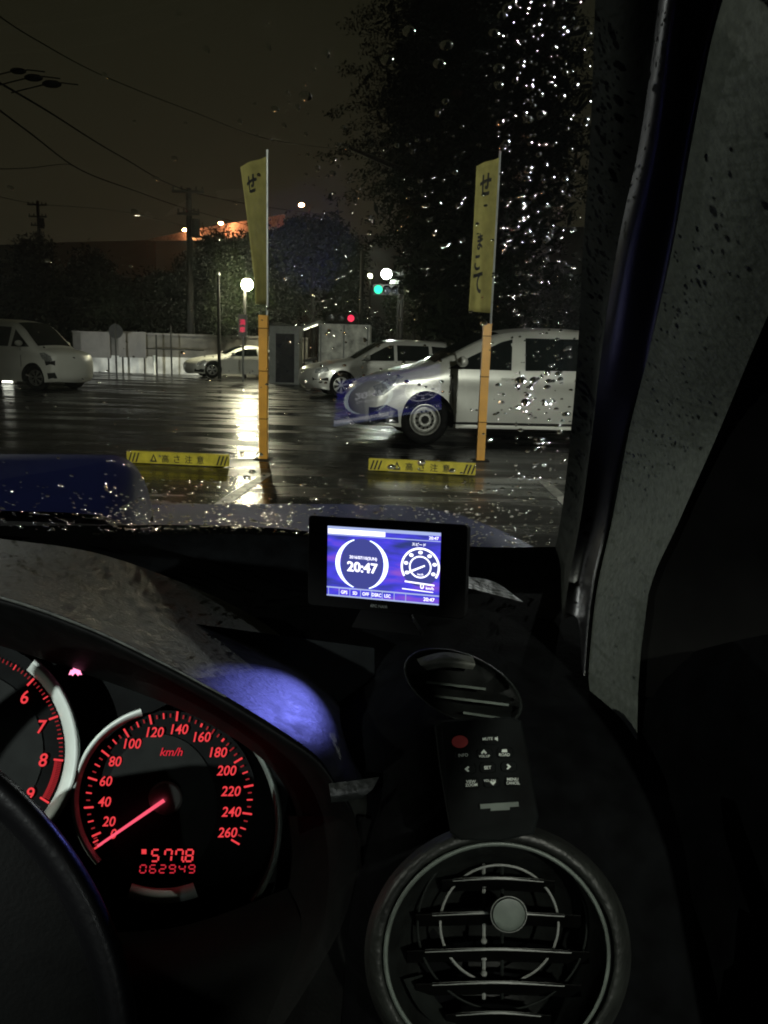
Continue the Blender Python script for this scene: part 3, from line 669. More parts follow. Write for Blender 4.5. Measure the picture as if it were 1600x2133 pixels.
# silver hatchback, right
g = G(868, 925)
top = [(.12, .22), (.03, .32), (0, .48), (.03, .62), (.13, .72), (.40, .84), (.75, .935), (1.02, 1.01), (1.35, 1.18), (1.75, 1.37), (2.15, 1.46), (2.7, 1.49), (3.3, 1.46), (3.8, 1.37), (4.2, 1.12), (4.33, .9), (4.36, .6), (4.30, .35), (4.22, .22)]
rz = R(7)
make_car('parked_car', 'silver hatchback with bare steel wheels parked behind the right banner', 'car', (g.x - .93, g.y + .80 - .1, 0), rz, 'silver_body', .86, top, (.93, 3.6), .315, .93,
    [[(1.20, .97), (1.50, 1.13), (1.90, 1.32), (2.05, 1.36), (2.02, .965)], [(2.20, .965), (2.22, 1.38), (2.95, 1.385), (3.10, .985)], [(3.2, .99), (3.07, 1.38), (3.45, 1.34), (3.8, 1.08), (3.75, 1.0)]],
    [('windscreen', 1.06, 1.95), ('rear_window', 3.75, 4.25)],
    [([(.10, .60), (.13, .72), (.42, .85), (.60, .86), (.42, .72), (.25, .62)], 'headlight', 'lamp_lens'),
     (seam(1.28, .25, .90, -.03), 'door_seam', 'under'), (seam(2.12, .25, .96), 'door_seam', 'under'), (seam(3.1, .42, .97, .02), 'door_seam', 'under'),
     ([(1.28, .27), (3.2, .27), (3.2, .30), (1.28, .30)], 'sill_line', 'under'), ([(.03, .25), (.02, .46), (.30, .50), (.50, .44), (.53, .27)], 'bumper_shade', 'dark_body'), ([(.98, .70), (1.03, .70), (1.03, .725), (.98, .725)], 'side_marker', 'lamp_lens'), ([(4.1, .8), (4.26, .78), (4.2, 1.08), (4.02, 1.1)], 'tail_light', 'red_button')],  # dark bumper patch puts the shade on the nose into the colour
    'steel', zb=.22, group='parked cars', handles=((1.98, .86), (2.95, .86)), mirror=(1.36, 1.03), tumble=.34)
# silver estate car in the middle
g = G(693, 830)
top = [(.10, .24), (.02, .35), (0, .52), (.05, .66), (.25, .75), (.7, .85), (1.18, .93), (1.5, 1.10), (1.85, 1.30), (2.15, 1.40), (2.7, 1.43), (3.5, 1.41), (4.1, 1.36), (4.4, 1.12), (4.52, .9), (4.55, .6), (4.5, .35), (4.42, .24)]
make_car('parked_car', 'silver estate car with black bumper strip parked beyond the silver hatchback', 'car', (g.x - .86, g.y + .75, 0), R(14), 'silver_body', .87, top, (.88, 3.55), .315, .90,
    [[(1.36, .92), (1.68, 1.11), (1.98, 1.27), (2.2, 1.32), (2.2, .94)], [(2.28, .94), (2.28, 1.325), (3.1, 1.325), (3.12, .95)], [(3.2, .95), (3.18, 1.32), (3.85, 1.29), (4.15, .99)]],
    [('windscreen', 1.2, 2.05), ('rear_window', 4.15, 4.5)],
    [([(.04, .60), (.10, .70), (.45, .76), (.50, .66), (.2, .60)], 'headlight', 'lamp_lens'), ([(.0, .42), (.0, .50), (.48, .50), (.48, .42)], 'bumper_strip', 'under'), (seam(1.4, .28, .88), 'door_seam', 'under'), (seam(2.24, .28, .93), 'door_seam', 'under'),
     ([(1.34, .5), (3.1, .5), (3.1, .54), (1.34, .54)], 'side_molding', 'dark_pole'), ([(4.3, .75), (4.5, .75), (4.46, .95), (4.3, .95)], 'tail_light', 'red_button')],
    'seven', group='parked cars', handles=((2.05, .84), (2.95, .84)), mirror=(1.5, .97))
# dark car behind the estate
g = G(600, 803)
make_car('parked_car', 'dark car mostly hidden behind the front of the silver estate car', 'car', (g.x - .15, g.y + 3.6, 0), R(10), 'dark_body', .86, top, (.88, 3.55), .31, .90,
    [[(1.36, .92), (1.98, 1.27), (2.2, 1.32), (2.2, .94)], [(2.28, .94), (2.28, 1.325), (3.1, 1.325), (3.12, .95)]], [('windscreen', 1.2, 2.05)],
    [([(.06, .60), (.12, .70), (.45, .76), (.50, .66)], 'headlight', 'lamp_lens'), ([(4.3, .75), (4.5, .75), (4.46, .95), (4.3, .95)], 'tail_light', 'red_button')], 'five', group='parked cars', mirror=(1.5, .97))
# low white coupe by the wall
g = G(392, 787)
top = [(.12, .16), (.03, .28), (0, .42), (.06, .54), (.3, .66), (.9, .78), (1.35, .85), (1.75, 1.04), (2.1, 1.17), (2.5, 1.20), (2.95, 1.14), (3.4, .98), (3.9, .88), (4.25, .84), (4.35, .6), (4.32, .35), (4.25, .2)]
make_car('parked_car', 'low white coupe parked in front of the pale concrete wall', 'car', (g.x - .35, g.y + .9, 0), R(24), 'white_body', .86, top, (.88, 3.45), .30, .80,
    [[(1.55, .83), (1.88, 1.02), (2.15, 1.10), (2.6, 1.12), (2.62, .85)], [(2.7, .85), (2.68, 1.11), (3.0, 1.05), (3.3, .9)]], [('windscreen', 1.4, 2.1), ('rear_window', 3.0, 3.7)],
    [([(.10, .46), (.2, .58), (.55, .68), (.6, .6), (.3, .48)], 'headlight', 'lamp_lens'), ([(.04, .22), (.5, .2), (.5, .32), (.04, .34)], 'bumper_intake', 'under'), (seam(1.5, .22, .8), 'door_seam', 'under'), ([(4.1, .62), (4.3, .6), (4.28, .78), (4.1, .8)], 'tail_light', 'red_button')],
    'five', zb=.16, group='parked cars', mirror=(1.65, .9))
# white hatchback, left, facing right
g = G(98, 814)
top = [(.10, .22), (.02, .34), (0, .58), (.03, .76), (.12, .87), (.38, .94), (.66, .99), (.9, 1.20), (1.18, 1.48), (1.5, 1.60), (2.4, 1.63), (3.3, 1.61), (3.64, 1.50), (3.74, 1.0), (3.78, .6), (3.74, .35), (3.68, .22)]
make_car('parked_car', 'tall white hatchback facing right at the left edge', 'car', (g.x + .64, g.y + .62, 0), R(180 - 13), 'white_body', .83, top, (.74, 3.15), .30, 1.0,
    [[(.84, 1.02), (1.02, 1.20), (1.24, 1.42), (1.34, 1.02)], [(1.42, 1.02), (1.34, 1.47), (2.15, 1.51), (2.2, 1.03)], [(2.28, 1.03), (2.26, 1.51), (3.1, 1.50), (3.2, 1.05)]],
    [('windscreen', .70, 1.36), ('rear_window', 3.6, 3.8)],
    [([(.06, .70), (.12, .82), (.36, .90), (.50, .88), (.42, .76), (.25, .68)], 'headlight', 'lamp_lens'), ([(.03, .30), (.26, .28), (.26, .42), (.03, .44)], 'fog_lamp_recess', 'under'), ([(.02, .60), (.3, .60), (.34, .72), (.03, .72)], 'grille', 'under'),
     (seam(1.08, .27, .98), 'door_seam', 'under'), (seam(2.23, .27, 1.03), 'door_seam', 'under'), ([(3.6, .9), (3.76, .9), (3.66, 1.3), (3.55, 1.3)], 'tail_light', 'red_button')],
    'seven', group='parked cars', handles=((2.1, .94),), mirror=(1.05, 1.07), tumble=.17)

# ================================================================== THE CAR WE SIT IN
own = empty('driven_car', (-.45, 1.0, 0), 'blue car seen from its driver seat: dashboard, gauges, windscreen and bonnet with scoop', 'car')
# windscreen plane
WB = Vector((0, .86, .935)); WN = Vector((0, .52, .854)).normalized(); WU = Vector((0, -WN.z, WN.y))   # up the glass, toward the roof
def wsp(px, py, off=0):
    r_ = ray(px, py); k = (WB - CAM).dot(WN) / r_.dot(WN); return CAM + r_ * k + WN * off
v, f = loft([[wsp(x_, y_) + WU * 0 for x_ in (-1600, -600, 0, 500, 900, 1200, 1400)] for y_ in (1225, 1000, 700, 300, -150)], 2, 2)
obj('windscreen', v, f, 'windscreen_glass', own)
# black edge band at the foot of the glass, corner rounding up to the pillar
mb = MB()
edge = [(-900, 1060), (-300, 1092), (0, 1112), (250, 1128), (500, 1150), (700, 1172), (900, 1190), (1020, 1200), (1090, 1200), (1128, 1188), (1148, 1165), (1160, 1125), (1176, 1040)]
ins = [wsp(x_, y_, -.002) for x_, y_ in edge]; cen = wsp(500, 500)
outs = []
for i, (x_, y_) in enumerate(edge):
    if i < 8: outs.append(wsp(x_, y_ + 30, -.002))
    elif i < 12: outs.append(wsp(x_ + 20 + (i - 8) * 5, y_ + 30 - (i - 8) * 6, -.002))
    else: outs.append(wsp(x_ + 34, y_, -.002))
ci = catmull(ins, 5); co = catmull(outs, 5)
mb.add(ci + co, [(i, i + 1, len(ci) + i + 1, len(ci) + i) for i in range(len(ci) - 1)]); mb.build('glass_border', 'gloss_black', own)
# dashboard: one continuous moulding from the glass down to the fascia
rows = []
for py, d in ((1125, .86), (1185, .83), (1250, .74), (1330, .65), (1420, .585), (1510, .535), (1620, .50), (1760, .475), (1950, .46), (2300, .44)):
    row = []
    for px in (-2300, -1300, -500, 100, 500, 800, 1000, 1150, 1260, 1380, 1500):
        q = py + (-30 if px < 600 and py < 1200 else 0) + (14 if px > 900 and py < 1240 else 0)
        dd = d + (.03 if px < 500 else 0) + ((.075 if px < 700 else .03 if px < 900 else 0) if 1240 <= py <= 1430 else 0) + (.22 if (px < 650 and py > 1380) else 0) - (.012 * math.exp(-((px - 1000) / 120) ** 2) if 1300 < py < 1450 else 0)
        row.append(U(px, q, dd))
    rows.append(row)
v, f = loft(rows, 5, 5); obj('dashboard', v, f, 'dash_shaded', own, smooth=True)
MB().tube([wsp(x_, y_, -.004) for x_, y_ in ((120, 1128), (330, 1142), (520, 1157), (640, 1170))], .0012, 6).build('dash_edge_glint', 'grey_knob', own)  # pale tube drawn for the lit line along the dash edge
# corner trim lit patch and triangular moulding
v, f = loft([[U(968, 1200, .70), U(1030, 1212, .70), U(1085, 1250, .66)], [U(965, 1222, .67), U(1020, 1236, .67), U(1090, 1254, .655)]], 6, 4)
obj('corner_trim', v, f, 'pad_plastic', own, smooth=True)
# instrument hood (brow)
O = [(-500, 1085, .82), (-200, 1100, .80), (0, 1122, .78), (200, 1152, .76), (400, 1222, .735), (540, 1292, .705), (630, 1365, .67), (690, 1445, .635), (740, 1530, .60), (795, 1640, .57), (830, 1760, .56)]
Mi = [(-500, 1120, .70), (-200, 1140, .68), (0, 1168, .66), (180, 1212, .645), (350, 1288, .625), (480, 1365, .60), (585, 1440, .575), (660, 1510, .55), (710, 1575, .53), (770, 1650, .515), (800, 1760, .51)]
Ii = [(-500, 1185, .53), (-200, 1205, .525), (0, 1243, .52), (180, 1305, .52), (335, 1378, .518), (470, 1450, .514), (590, 1524, .508), (660, 1575, .502), (700, 1632, .497), (735, 1700, .495), (745, 1800, .495)]
v, f = loft([[U(*p) for p in O], [U(*p) for p in Mi], [U(*p) for p in Ii]], 7, 9)
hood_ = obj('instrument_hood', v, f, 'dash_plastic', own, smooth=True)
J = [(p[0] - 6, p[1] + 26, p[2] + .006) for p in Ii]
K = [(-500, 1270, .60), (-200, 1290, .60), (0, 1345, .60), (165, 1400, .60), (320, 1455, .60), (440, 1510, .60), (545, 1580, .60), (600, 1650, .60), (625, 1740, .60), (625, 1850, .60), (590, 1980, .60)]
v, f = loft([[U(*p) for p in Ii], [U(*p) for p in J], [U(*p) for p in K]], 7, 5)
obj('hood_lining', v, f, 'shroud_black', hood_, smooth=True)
mb = MB(); mb.tube([U(p[0] + 1, p[1] + 1, p[2] - .001) for p in [tuple(q) for q in catmull([Vector(a) for a in Ii[1:6]], 8)]], [.0011 * (1 - abs(i / 32 - .35) * .6) for i in range(33)], 6); mb.build('lip', 'dash_plastic', hood_)
# side of the hood going down to the column, and right hand cheek
S0 = [(745, 1700, .495), (745, 1800, .495), (715, 1920, .50), (650, 2040, .50), (560, 2180, .50)]
S1 = [(690, 1700, .52), (690, 1800, .52), (665, 1910, .52), (600, 2030, .52), (500, 2180, .52)]
S2 = [(600, 1700, .60), (605, 1800, .60), (580, 1900, .60), (500, 1990, .60), (380, 2060, .60)]
v, f = loft([[U(*p) for p in S] for S in (S0, S1, S2)], 6, 6); obj('cluster_shroud', v, f, 'shroud_black', own, smooth=True)
v, f = loft([[U(p[0], p[1], p[2]) for p in S0], [U(p[0] + 120, p[1] + 30, p[2] - .0) for p in S0]], 6, 2); obj('cluster_cheek', v, f, 'shroud_black', own, smooth=True)
v, f = loft([[U(-400, 1870, .595), U(0, 1930, .595), U(345, 1935, .595), U(600, 1850, .595)], [U(-400, 1990, .53), U(0, 2030, .53), U(345, 2050, .53), U(640, 1960, .53)], [U(-400, 2300, .50), U(0, 2300, .50), U(345, 2300, .50), U(700, 2250, .50)]], 6, 6)
obj('column_shroud', v, f, 'shroud_black', own, smooth=True)
# trim piece right of the cluster
v, f = loft([[U(685, 1632, .494), U(735, 1626, .491), U(790, 1618, .49)], [U(688, 1655, .490), U(740, 1650, .488), U(775, 1645, .487)], [U(690, 1672, .492), U(730, 1668, .490), U(750, 1664, .489)]], 5, 4)
obj('fascia_trim', v, f, 'pad_plastic', own, smooth=True)

# ---- instrument cluster
DC = .625
def CP(px, py, o=0): return U(px, py, DC - o)
panel = obj('cluster_panel', [CP(-700, 1150, -.012), CP(780, 1350, -.012), CP(780, 2150, -.012), CP(-700, 2150, -.012)], [(0, 1, 2, 3)], 'dial_black', own)
def dial(cx, cy_, s=1.0, kx=1.0):
    return lambda a, r, h: CP(cx + math.cos(a) * r * kx, cy_ - math.sin(a) * r, h)
def gauge(name, cx, cy_, R0):
    fr = dial(cx, cy_); face = MB().ring(fr, [(0, -.001), (R0 * .98, -.001)], n=72).build(name, 'dial_black', own); return face, fr
spd, fs = gauge('speedometer', 348, 1668, 192)
tac, ft = gauge('tachometer', -75, 1562, 238)
MB().ring(lambda a, r, h: CP(335 + math.cos(a) * r * .78, 1680 - math.sin(a) * r, h), [(0, .0002), (150, .0002)], n=60).build('dial_centre', 'dial_grey', spd)
MB().ring(ft, [(0, .0002), (165, .0002)], n=60).build('dial_centre', 'dial_grey', tac)
bez = [(1.0, .016), (.985, .019), (.95, .017), (.925, .009), (.915, .001)]  # bezels built only along their lit arcs, dark arcs left out
MB().ring(ft, [(242, .016), (238, .020), (228, .019), (216, .010), (211, .001)], -42, 52, 40).build('bezel', 'satin_paint', tac, smooth=True)
MB().ring(fs, [(200 * a, b) for a, b in bez], 106, 222, 50).build('bezel', 'satin_paint', spd, smooth=True)
MB().ring(lambda a, r, h: CP(337 + math.cos(a) * r, 1660 - math.sin(a) * r, h), [(222, .010), (216, .016), (204, .016), (190, .008)], 251, 290, 24).build('lower_bezel', 'satin_paint', spd, smooth=True)
MB().ring(lambda a, r, h: CP(345 + math.cos(a) * r * .92, 1715 - math.sin(a) * r, h), [(264, .012), (258, .018), (252, .016), (248, .006)], -40, 38, 50).build('outer_trim', 'grey_knob', spd, smooth=True)
MB().ring(lambda a, r, h: CP(345 + math.cos(a) * r, 1662 - math.sin(a) * r, h), [(36, .0005), (34, .007), (30, .009), (0, .009)], n=36).build('hub', 'hub_grey', spd, smooth=True, sharp=40)
nums = [(0, 237, 1737, 200, 1762), (20, 227, 1711, 199, 1739), (40, 218, 1670, 183, 1682), (60, 221, 1627, 191, 1622), (80, 240, 1586, 218, 1568), (100, 276, 1549, 262, 1525), (120, 323, 1525, 313, 1497), (140, 374, 1519, 369, 1490),
        (160, 421, 1535, 420, 1510), (180, 455, 1567, 465, 1541), (200, 472, 1605, 498, 1583), (220, 481, 1648, 520, 1637), (240, 482, 1691, 517, 1695), (260, 474, 1734, 492, 1755)]
mb = MB()
for n_, tx_, ty_, *_ in nums: put_text(mb, str(n_), lambda u, v_: CP(u, v_, .0012), tx_, ty_, 21, .22, .92)
mb.build('numerals', 'dial_red', spd)
km = MB(); put_text(km, 'km/h', lambda u, v_: CP(u, v_, .0012), 357, 1566, 17, .3, 1.0); km.build('unit_text', 'odo_red', spd)
tk = MB(); td = MB(); cxs, cys = 350, 1672
def tick(mb_, x_, y_, cx, cy_, ln, wd):
    d = Vector((cx - x_, cy_ - y_)).normalized(); s = Vector((-d.y, d.x)) * wd / 2; a = Vector((x_, y_)) - d * ln * .4; b = Vector((x_, y_)) + d * ln * .6
    mb_.add([CP(q.x, q.y, .0012) for q in (a - s, b - s, b + s, a + s)], [(0, 1, 2, 3)])
for i in range(14):
    x_, y_ = nums[i][3:]
    ln = 8 if nums[i][0] in (160, 180) else 20
    if nums[i][0] == 0: x_, y_ = 203, 1764
    tick(tk, x_, y_, cxs, cys, ln, 4)
    if i < 13:
        x2, y2 = nums[i + 1][3:]
        for q, mbb, l_ in ((.25, td, 8), (.5, tk if i not in (7, 8, 9) else td, 12), (.75, td, 8)):
            mxp = Vector((x_ * (1 - q) + x2 * q, y_ * (1 - q) + y2 * q)); d = mxp - Vector((cxs, cys)); mxp = mxp + d.normalized() * (3 if q == .5 else 2)
            tick(mbb, mxp.x, mxp.y, cxs, cys, l_, 3)
tk.build('main_ticks', 'dial_red', spd); td.build('minor_ticks', 'dial_red_dim', spd)
a_, b_ = Vector((342, 1667)), Vector((203, 1763)); d = (b_ - a_).normalized(); s = Vector((-d.y, d.x))
mb = MB(); mb.add([CP(q.x, q.y, h) for h in (.0095, .0115) for q in (a_ + s * 4, a_ - s * 4, b_ - s * 2.6, b_ + s * 2.6)], [(4, 5, 6, 7), (0, 3, 2, 1), (0, 1, 5, 4), (1, 2, 6, 5), (2, 3, 7, 6), (3, 0, 4, 7)]); mb.build('needle', 'needle_red', spd)
# seven segment trip and odometer
SEG = {'0': 'abcdef', '1': 'bc', '2': 'abged', '3': 'abgcd', '4': 'fgbc', '5': 'afgcd', '6': 'afgedc', '7': 'abcf', '8': 'abcdefg', '9': 'abcdfg'}
def seven(mb_, ch, x_, y_, w_, h_, t_=2.6, sk=.12):
    P = {'a': ((0, 0), (1, 0)), 'b': ((1, 0), (1, .5)), 'c': ((1, .5), (1, 1)), 'd': ((0, 1), (1, 1)), 'e': ((0, .5), (0, 1)), 'f': ((0, 0), (0, .5)), 'g': ((0, .5), (1, .5))}
    for s_ in SEG[ch]:
        (a0, b0), (a1, b1) = P[s_]; p = Vector((x_ + a0 * w_ + (1 - b0) * h_ * sk, y_ + b0 * h_)); q = Vector((x_ + a1 * w_ + (1 - b1) * h_ * sk, y_ + b1 * h_)); d = (q - p).normalized(); p += d * 1.4; q -= d * 1.4; n2 = Vector((-d.y, d.x)) * t_ / 2
        mb_.add([CP(v_.x, v_.y, .0014) for v_ in (p - n2, p + d * 0, q, q - n2)][:0] + [CP(v_.x, v_.y, .0014) for v_ in (p - n2, q - n2, q + n2, p + n2)], [(0, 1, 2, 3)])
obj('display_window', [CP(a, b, .0008) for a, b in ((283, 1764), (408, 1764), (408, 1826), (283, 1826))], [(0, 1, 2, 3)], 'gloss_black', spd)
mb = MB()
for ch, x_ in zip('5778', (315, 342, 365, 386)): seven(mb, ch, x_, 1770, 14, 24, 3.6)
mb.add([CP(a, b, .0014) for a, b in ((380, 1792), (384, 1792), (384, 1796), (380, 1796))], [(0, 1, 2, 3)]); mb.add([CP(a, b, .0014) for a, b in ((295, 1769), (305, 1769), (305, 1779), (295, 1779))], [(0, 1, 2, 3)])
mb.build('trip_digits', 'dial_red', spd)
mb = MB()
for k, ch in enumerate('062949'): seven(mb, ch, 291 + k * 20.3, 1802, 12, 16, 2.4)
mb.build('odometer_digits', 'odo_red', spd)
mb = MB()
for n_, x_, y_ in ((6, 51, 1452), (7, 88, 1514), (8, 90, 1583), (9, 64, 1654)): put_text(mb, str(n_), lambda u, v_: CP(u, v_, .0012), x_, y_, 28, .22, .95)
mb.build('numerals', 'dial_red', tac)
tk = MB(); td = MB(); ta = {6: 45.5, 7: 20.0, 8: -5.8, 9: -32}
def tpt(an, r=203): return -75 + math.cos(R(an)) * r, 1562 - math.sin(R(an)) * r
for k in range(-10, 31):
    an = 45.5 - k * 2.58 + (0 if k < 10 else 0); big = k % 10 == 0; x_, y_ = tpt(an, 203 if not big else 200)
    if an < -7: continue
    tick(tk if (big or k % 5 == 0) else td, x_, y_, -75, 1562, 20 if big else 8 if k % 5 else 12, 4.2 if big else 2.4)
for an in np.arange(-7, -31, -1.05): x_, y_ = tpt(an, 200); tick(td, x_, y_, -75, 1562, 13, 2.6)
x_, y_ = tpt(-32, 200); tick(tk, x_, y_, -75, 1562, 22, 4.5)
tk.build('main_ticks', 'dial_red', tac); td.build('minor_ticks', 'dial_red_dim', tac)
MB().ring(ft, [(196, .0011), (190, .0011)], -31, -7, 16).build('redline_band', 'dial_red_dim', tac)
# seat belt warning icon in the cluster
mb = MB(); mb.ring(lambda a, r, h: CP(157 + math.cos(a) * r, 1390 - math.sin(a) * r, .030), [(0, 0), (5.5, 0)], n=12)
mb.add([CP(a, b, .030) for a, b in ((147, 1396), (157, 1393), (167, 1396), (171, 1406), (165, 1405), (163, 1408), (157, 1402), (151, 1408), (149, 1405), (143, 1406))], [tuple(range(10))]); mb.build('warning_light', 'icon_red', panel)
# ---- steering wheel
st = bpy.data.objects.new('tmp', None); bpy.data.objects.remove(st)
SR = 800; mb = MB(); NS = 90
def SW(a, r, h): return U(-504 + math.cos(a) * r, 2222 - math.sin(a) * r, .40 - h)
tube = [(SR - 42 + 40 * math.cos(q), .0095 * math.sin(q)) for q in np.linspace(0, 2 * math.pi, 17)]
swr = mb.ring(SW, tube, n=120).build('steering_wheel', 'wheel_leather', own, smooth=True)
v, f = loft([[SW(R(a), r, h) for a in (-30, -5, 20, 35, 46)] for r, h in ((200, .0), (420, .006), (600, .012 - .012), (745, -.006))], 5, 5); obj('spoke', v, f, 'shroud_black', swr, smooth=True)
MB().ring(SW, [(0, .03), (250, .028), (380, .01), (400, -.02)], n=50).build('airbag_pad', 'shroud_black', swr, smooth=True)

# ---- round air vent
DV = .415
def VP(px, py, o=0): return U(px, py, DV - o)
vr = lambda cx, cy_, kx=1.0: (lambda a, r, h: VP(cx + math.cos(a) * r * kx, cy_ - math.sin(a) * r, h))
vent = MB().ring(vr(1035, 1990), [(228, -.004), (205, -.012), (150, -.03), (0, -.036)], n=72).build('round_air_vent', 'black_plastic', own, smooth=True)
MB().ring(vr(1035, 1990), [(232 + 5 * math.cos(q), .004 + .0022 * math.sin(q)) for q in np.linspace(0, 2 * math.pi, 13)], n=110).build('bright_ring', 'grey_knob', vent, smooth=True)
MB().ring(vr(1037, 1990), [(238, .000), (243, .003), (252, .004), (263, .001), (271, -.006), (278, -.02)], n=110).build('padded_surround', 'pad_plastic', vent, smooth=True)
for cy_, hwid in ((1828, 118), (1900, 172), (1976, 190), (2045, 172), (2108, 110)):
    v, f = loft([[VP(1038 - hwid, cy_ + 4, -.006), VP(1038, cy_ - 1, -.003), VP(1038 + hwid, cy_ + 6, -.006)], [VP(1038 - hwid, cy_ + 7, -.004), VP(1038, cy_ + 3, -.001), VP(1038 + hwid, cy_ + 9, -.004)], [VP(1038 - hwid, cy_ + 30, -.016), VP(1038, cy_ + 27, -.014), VP(1038 + hwid, cy_ + 33, -.016)]], 6, 4)
    sl_ = obj('slat', v, f, 'shroud_black', vent, smooth=True)
    MB().tube(catmull([VP(1038 - hwid * .8, cy_ + 5, -.0042), VP(1038, cy_ + 1, -.0010), VP(1038 + hwid * .8, cy_ + 7, -.0042)], 8), .0008, 6).build('slat_lit_edge', 'hub_grey', sl_)  # pale tube puts the lit upper edge into the slat
for r_, cx, cy_ in ((123, 1040, 1925), (176, 1046, 1928)):
    MB().ring(vr(cx, cy_), [(r_ + 3 * math.cos(q), -.010 + .001 * math.sin(q)) for q in np.linspace(0, 2 * math.pi, 7)], n=80).build('guide_ring', 'hub_grey' if r_ < 150 else 'dial_grey', vent, smooth=True)
for px in (1008, 1046):
    mb = MB(); mb.tube([VP(px, 1800, -.013), VP(px, 2080, -.013)], .0010, 6)
    if px == 1008: [mb.sphere(VP(px, y_, -.011), .0018, n=8) for y_ in (1842, 1960, 1995, 2028)]  # beads stand in for glints along the rod
    mb.build('linkage', 'hub_grey' if px == 1008 else 'dial_grey', vent)
MB().ring(vr(1060, 1905), [(37, -.003), (36, .004), (33, .006), (24, .0064), (0, .0066)], n=40).build('vent_knob', 'grey_knob', vent, smooth=True, sharp=50)
v, f = loft([[VP(840, 2040, -.006), VP(880, 2110, -.004), VP(960, 2170, -.004)], [VP(880, 2030, -.018), VP(915, 2090, -.016), VP(980, 2140, -.016)]], 6, 3); obj('inner_shield', v, f, 'dial_grey', vent, smooth=True)
MB().ring(vr(1060, 1905), [(38.5, .001), (38.5, .0058), (36.5, .0058)], n=40).build('knob_rim', 'hub_grey', vent, smooth=True)
# ---- oval defroster vent on the dash top
DU = .54
def DP(px, py, o=0): return U(px, py, DU + (1430 - py) * .00035 - o)
ca, sa = math.cos(R(-24)), math.sin(R(-24))
def el(a, r, h):
    x_ = math.cos(a) * r * 128; y_ = math.sin(a) * r * 66
    return DP(965 + x_ * ca - y_ * sa, 1432 - (x_ * sa + y_ * ca), h)
dv = MB().ring(el, [(1.0, .012), (.9, .004), (.5, -.004), (0, -.004)], n=60).build('defroster_vent', 'black_plastic', own, smooth=True)
MB().ring(el, [(1.03, .010), (1.015, .0135), (.985, .0135), (.97, .010)], n=70).build('vent_rim', 'dial_grey', dv, smooth=True)
v, f = loft([[DP(868, 1372, .012), DP(925, 1358, .018), DP(985, 1368, .014)], [DP(875, 1384, .016), DP(928, 1376, .022), DP(990, 1384, .016)], [DP(890, 1396, .010), DP(930, 1390, .013), DP(985, 1394, .010)]], 6, 4); obj('rim_highlight', v, f, 'dash_plastic', dv, smooth=True)  # paler raised piece stands in for the highlight on the rim
for a, b, c, d in ((888, 1418, 1012, 1433), (905, 1447, 1060, 1466), (965, 1482, 1072, 1498)):
    mb = MB(); mb.add([DP(a, b, .012), DP(c, d, .012), DP(c, d + 5, .010), DP(a, b + 5, .010), DP(a, b + 1, .002), DP(c, d + 1, .002)], [(0, 1, 2, 3), (0, 4, 5, 1)]); mb.build('louvre', 'grey_knob', dv)

# ---- windscreen pillar, header, door
PA_ = [(1290, -200, .36), (1262, 0, .40), (1232, 300, .48), (1213, 520, .55), (1203, 720, .62), (1188, 900, .68), (1168, 1080, .75), (1146, 1195, .78), (1120, 1240, .74)]
PB = [(1400, -200, .33), (1370, 0, .36), (1335, 300, .43), (1300, 520, .50), (1285, 720, .56), (1262, 900, .61), (1232, 1080, .66), (1205, 1200, .68), (1190, 1290, .66)]
PC = [(1560, -200, .30), (1500, 0, .34), (1440, 300, .40), (1400, 520, .46), (1355, 720, .52), (1310, 900, .57), (1275, 1080, .60), (1240, 1240, .60), (1225, 1400, .58)]
PD = [(1900, -200, .23), (1830, 0, .25), (1740, 300, .29), (1660, 520, .33), (1572, 720, .37), (1497, 900, .42), (1415, 1085, .47), (1350, 1240, .51), (1328, 1450, .52)]
PA = [(1250, -200), (1240, 0), (1229, 300), (1214, 520), (1204, 720), (1189, 900), (1168, 1080), (1146, 1185), (1120, 1235)]
def gd(i): return -(ROT.transposed() @ (wsp(*PA[i][:2]) - CAM)).z
def scl(P_, k): return [(p[0], p[1], min(p[2], gd(i) * k)) for i, p in enumerate(P_)]
PA = [(p[0], p[1], gd(i) - .004) for i, p in enumerate(PA)]; PB = scl(PB, .93); PC = scl(PC, .86); PD = scl(PD, .72)
PAB = [((a[0] * .5 + b[0] * .5), a[1], (a[2] + b[2]) / 2 - .003) for a, b in zip(PA, PB)]
PB = [(p[0] - (0, 0, 5, 15, 30, 28, 22, 18, 14)[i], p[1], p[2]) for i, p in enumerate(PB)]; PB2 = [(p[0] + 28, p[1], p[2] - .015) for p in PB]; PC2 = [(p[0] - 12, p[1], p[2] + .004) for p in PC]
v, f = loft([[U(*p) for p in P_] for P_ in (PA, PAB, PB)], 6, 6); obj('pillar_cover', v, f, 'pillar_cover', own, smooth=True)
v, f = loft([[U(*p) for p in P_] for P_ in (PB, PB2, PC2, PC)], 6, 4); obj('pillar_shade_band', v, f, 'shade_band_gloss', own, smooth=True)  # near-black strip stands in for the shaded band of the pillar
PCD = [((a[0] + b[0]) / 2, (a[1] + b[1]) / 2, (a[2] + b[2]) / 2 - .006) for a, b in zip(PC, PD)]
v, f = loft([[U(*p) for p in P_] for P_ in (PC, PCD, PD)], 6, 7); obj('pillar_trim', v, f, 'pillar_trim', own, smooth=True)
v, f = loft([[U(1225, 1400, .58), U(1240, 1320, .585), U(1350, 1240, .51)], [U(1232, 1452, .57), U(1280, 1450, .55), U(1332, 1400, .52)], [U(1258, 1480, .56), U(1296, 1515, .54), U(1327, 1542, .522)]], 5, 5)
obj('pillar_foot', v, f, 'pillar_trim', own, smooth=True)
PE = [(2600, -200, .20), (2500, 0, .21), (2400, 300, .23), (2300, 520, .25), (2200, 720, .28), (2100, 900, .31), (2000, 1085, .34), (1900, 1240, .38), (1800, 1500, .42)]
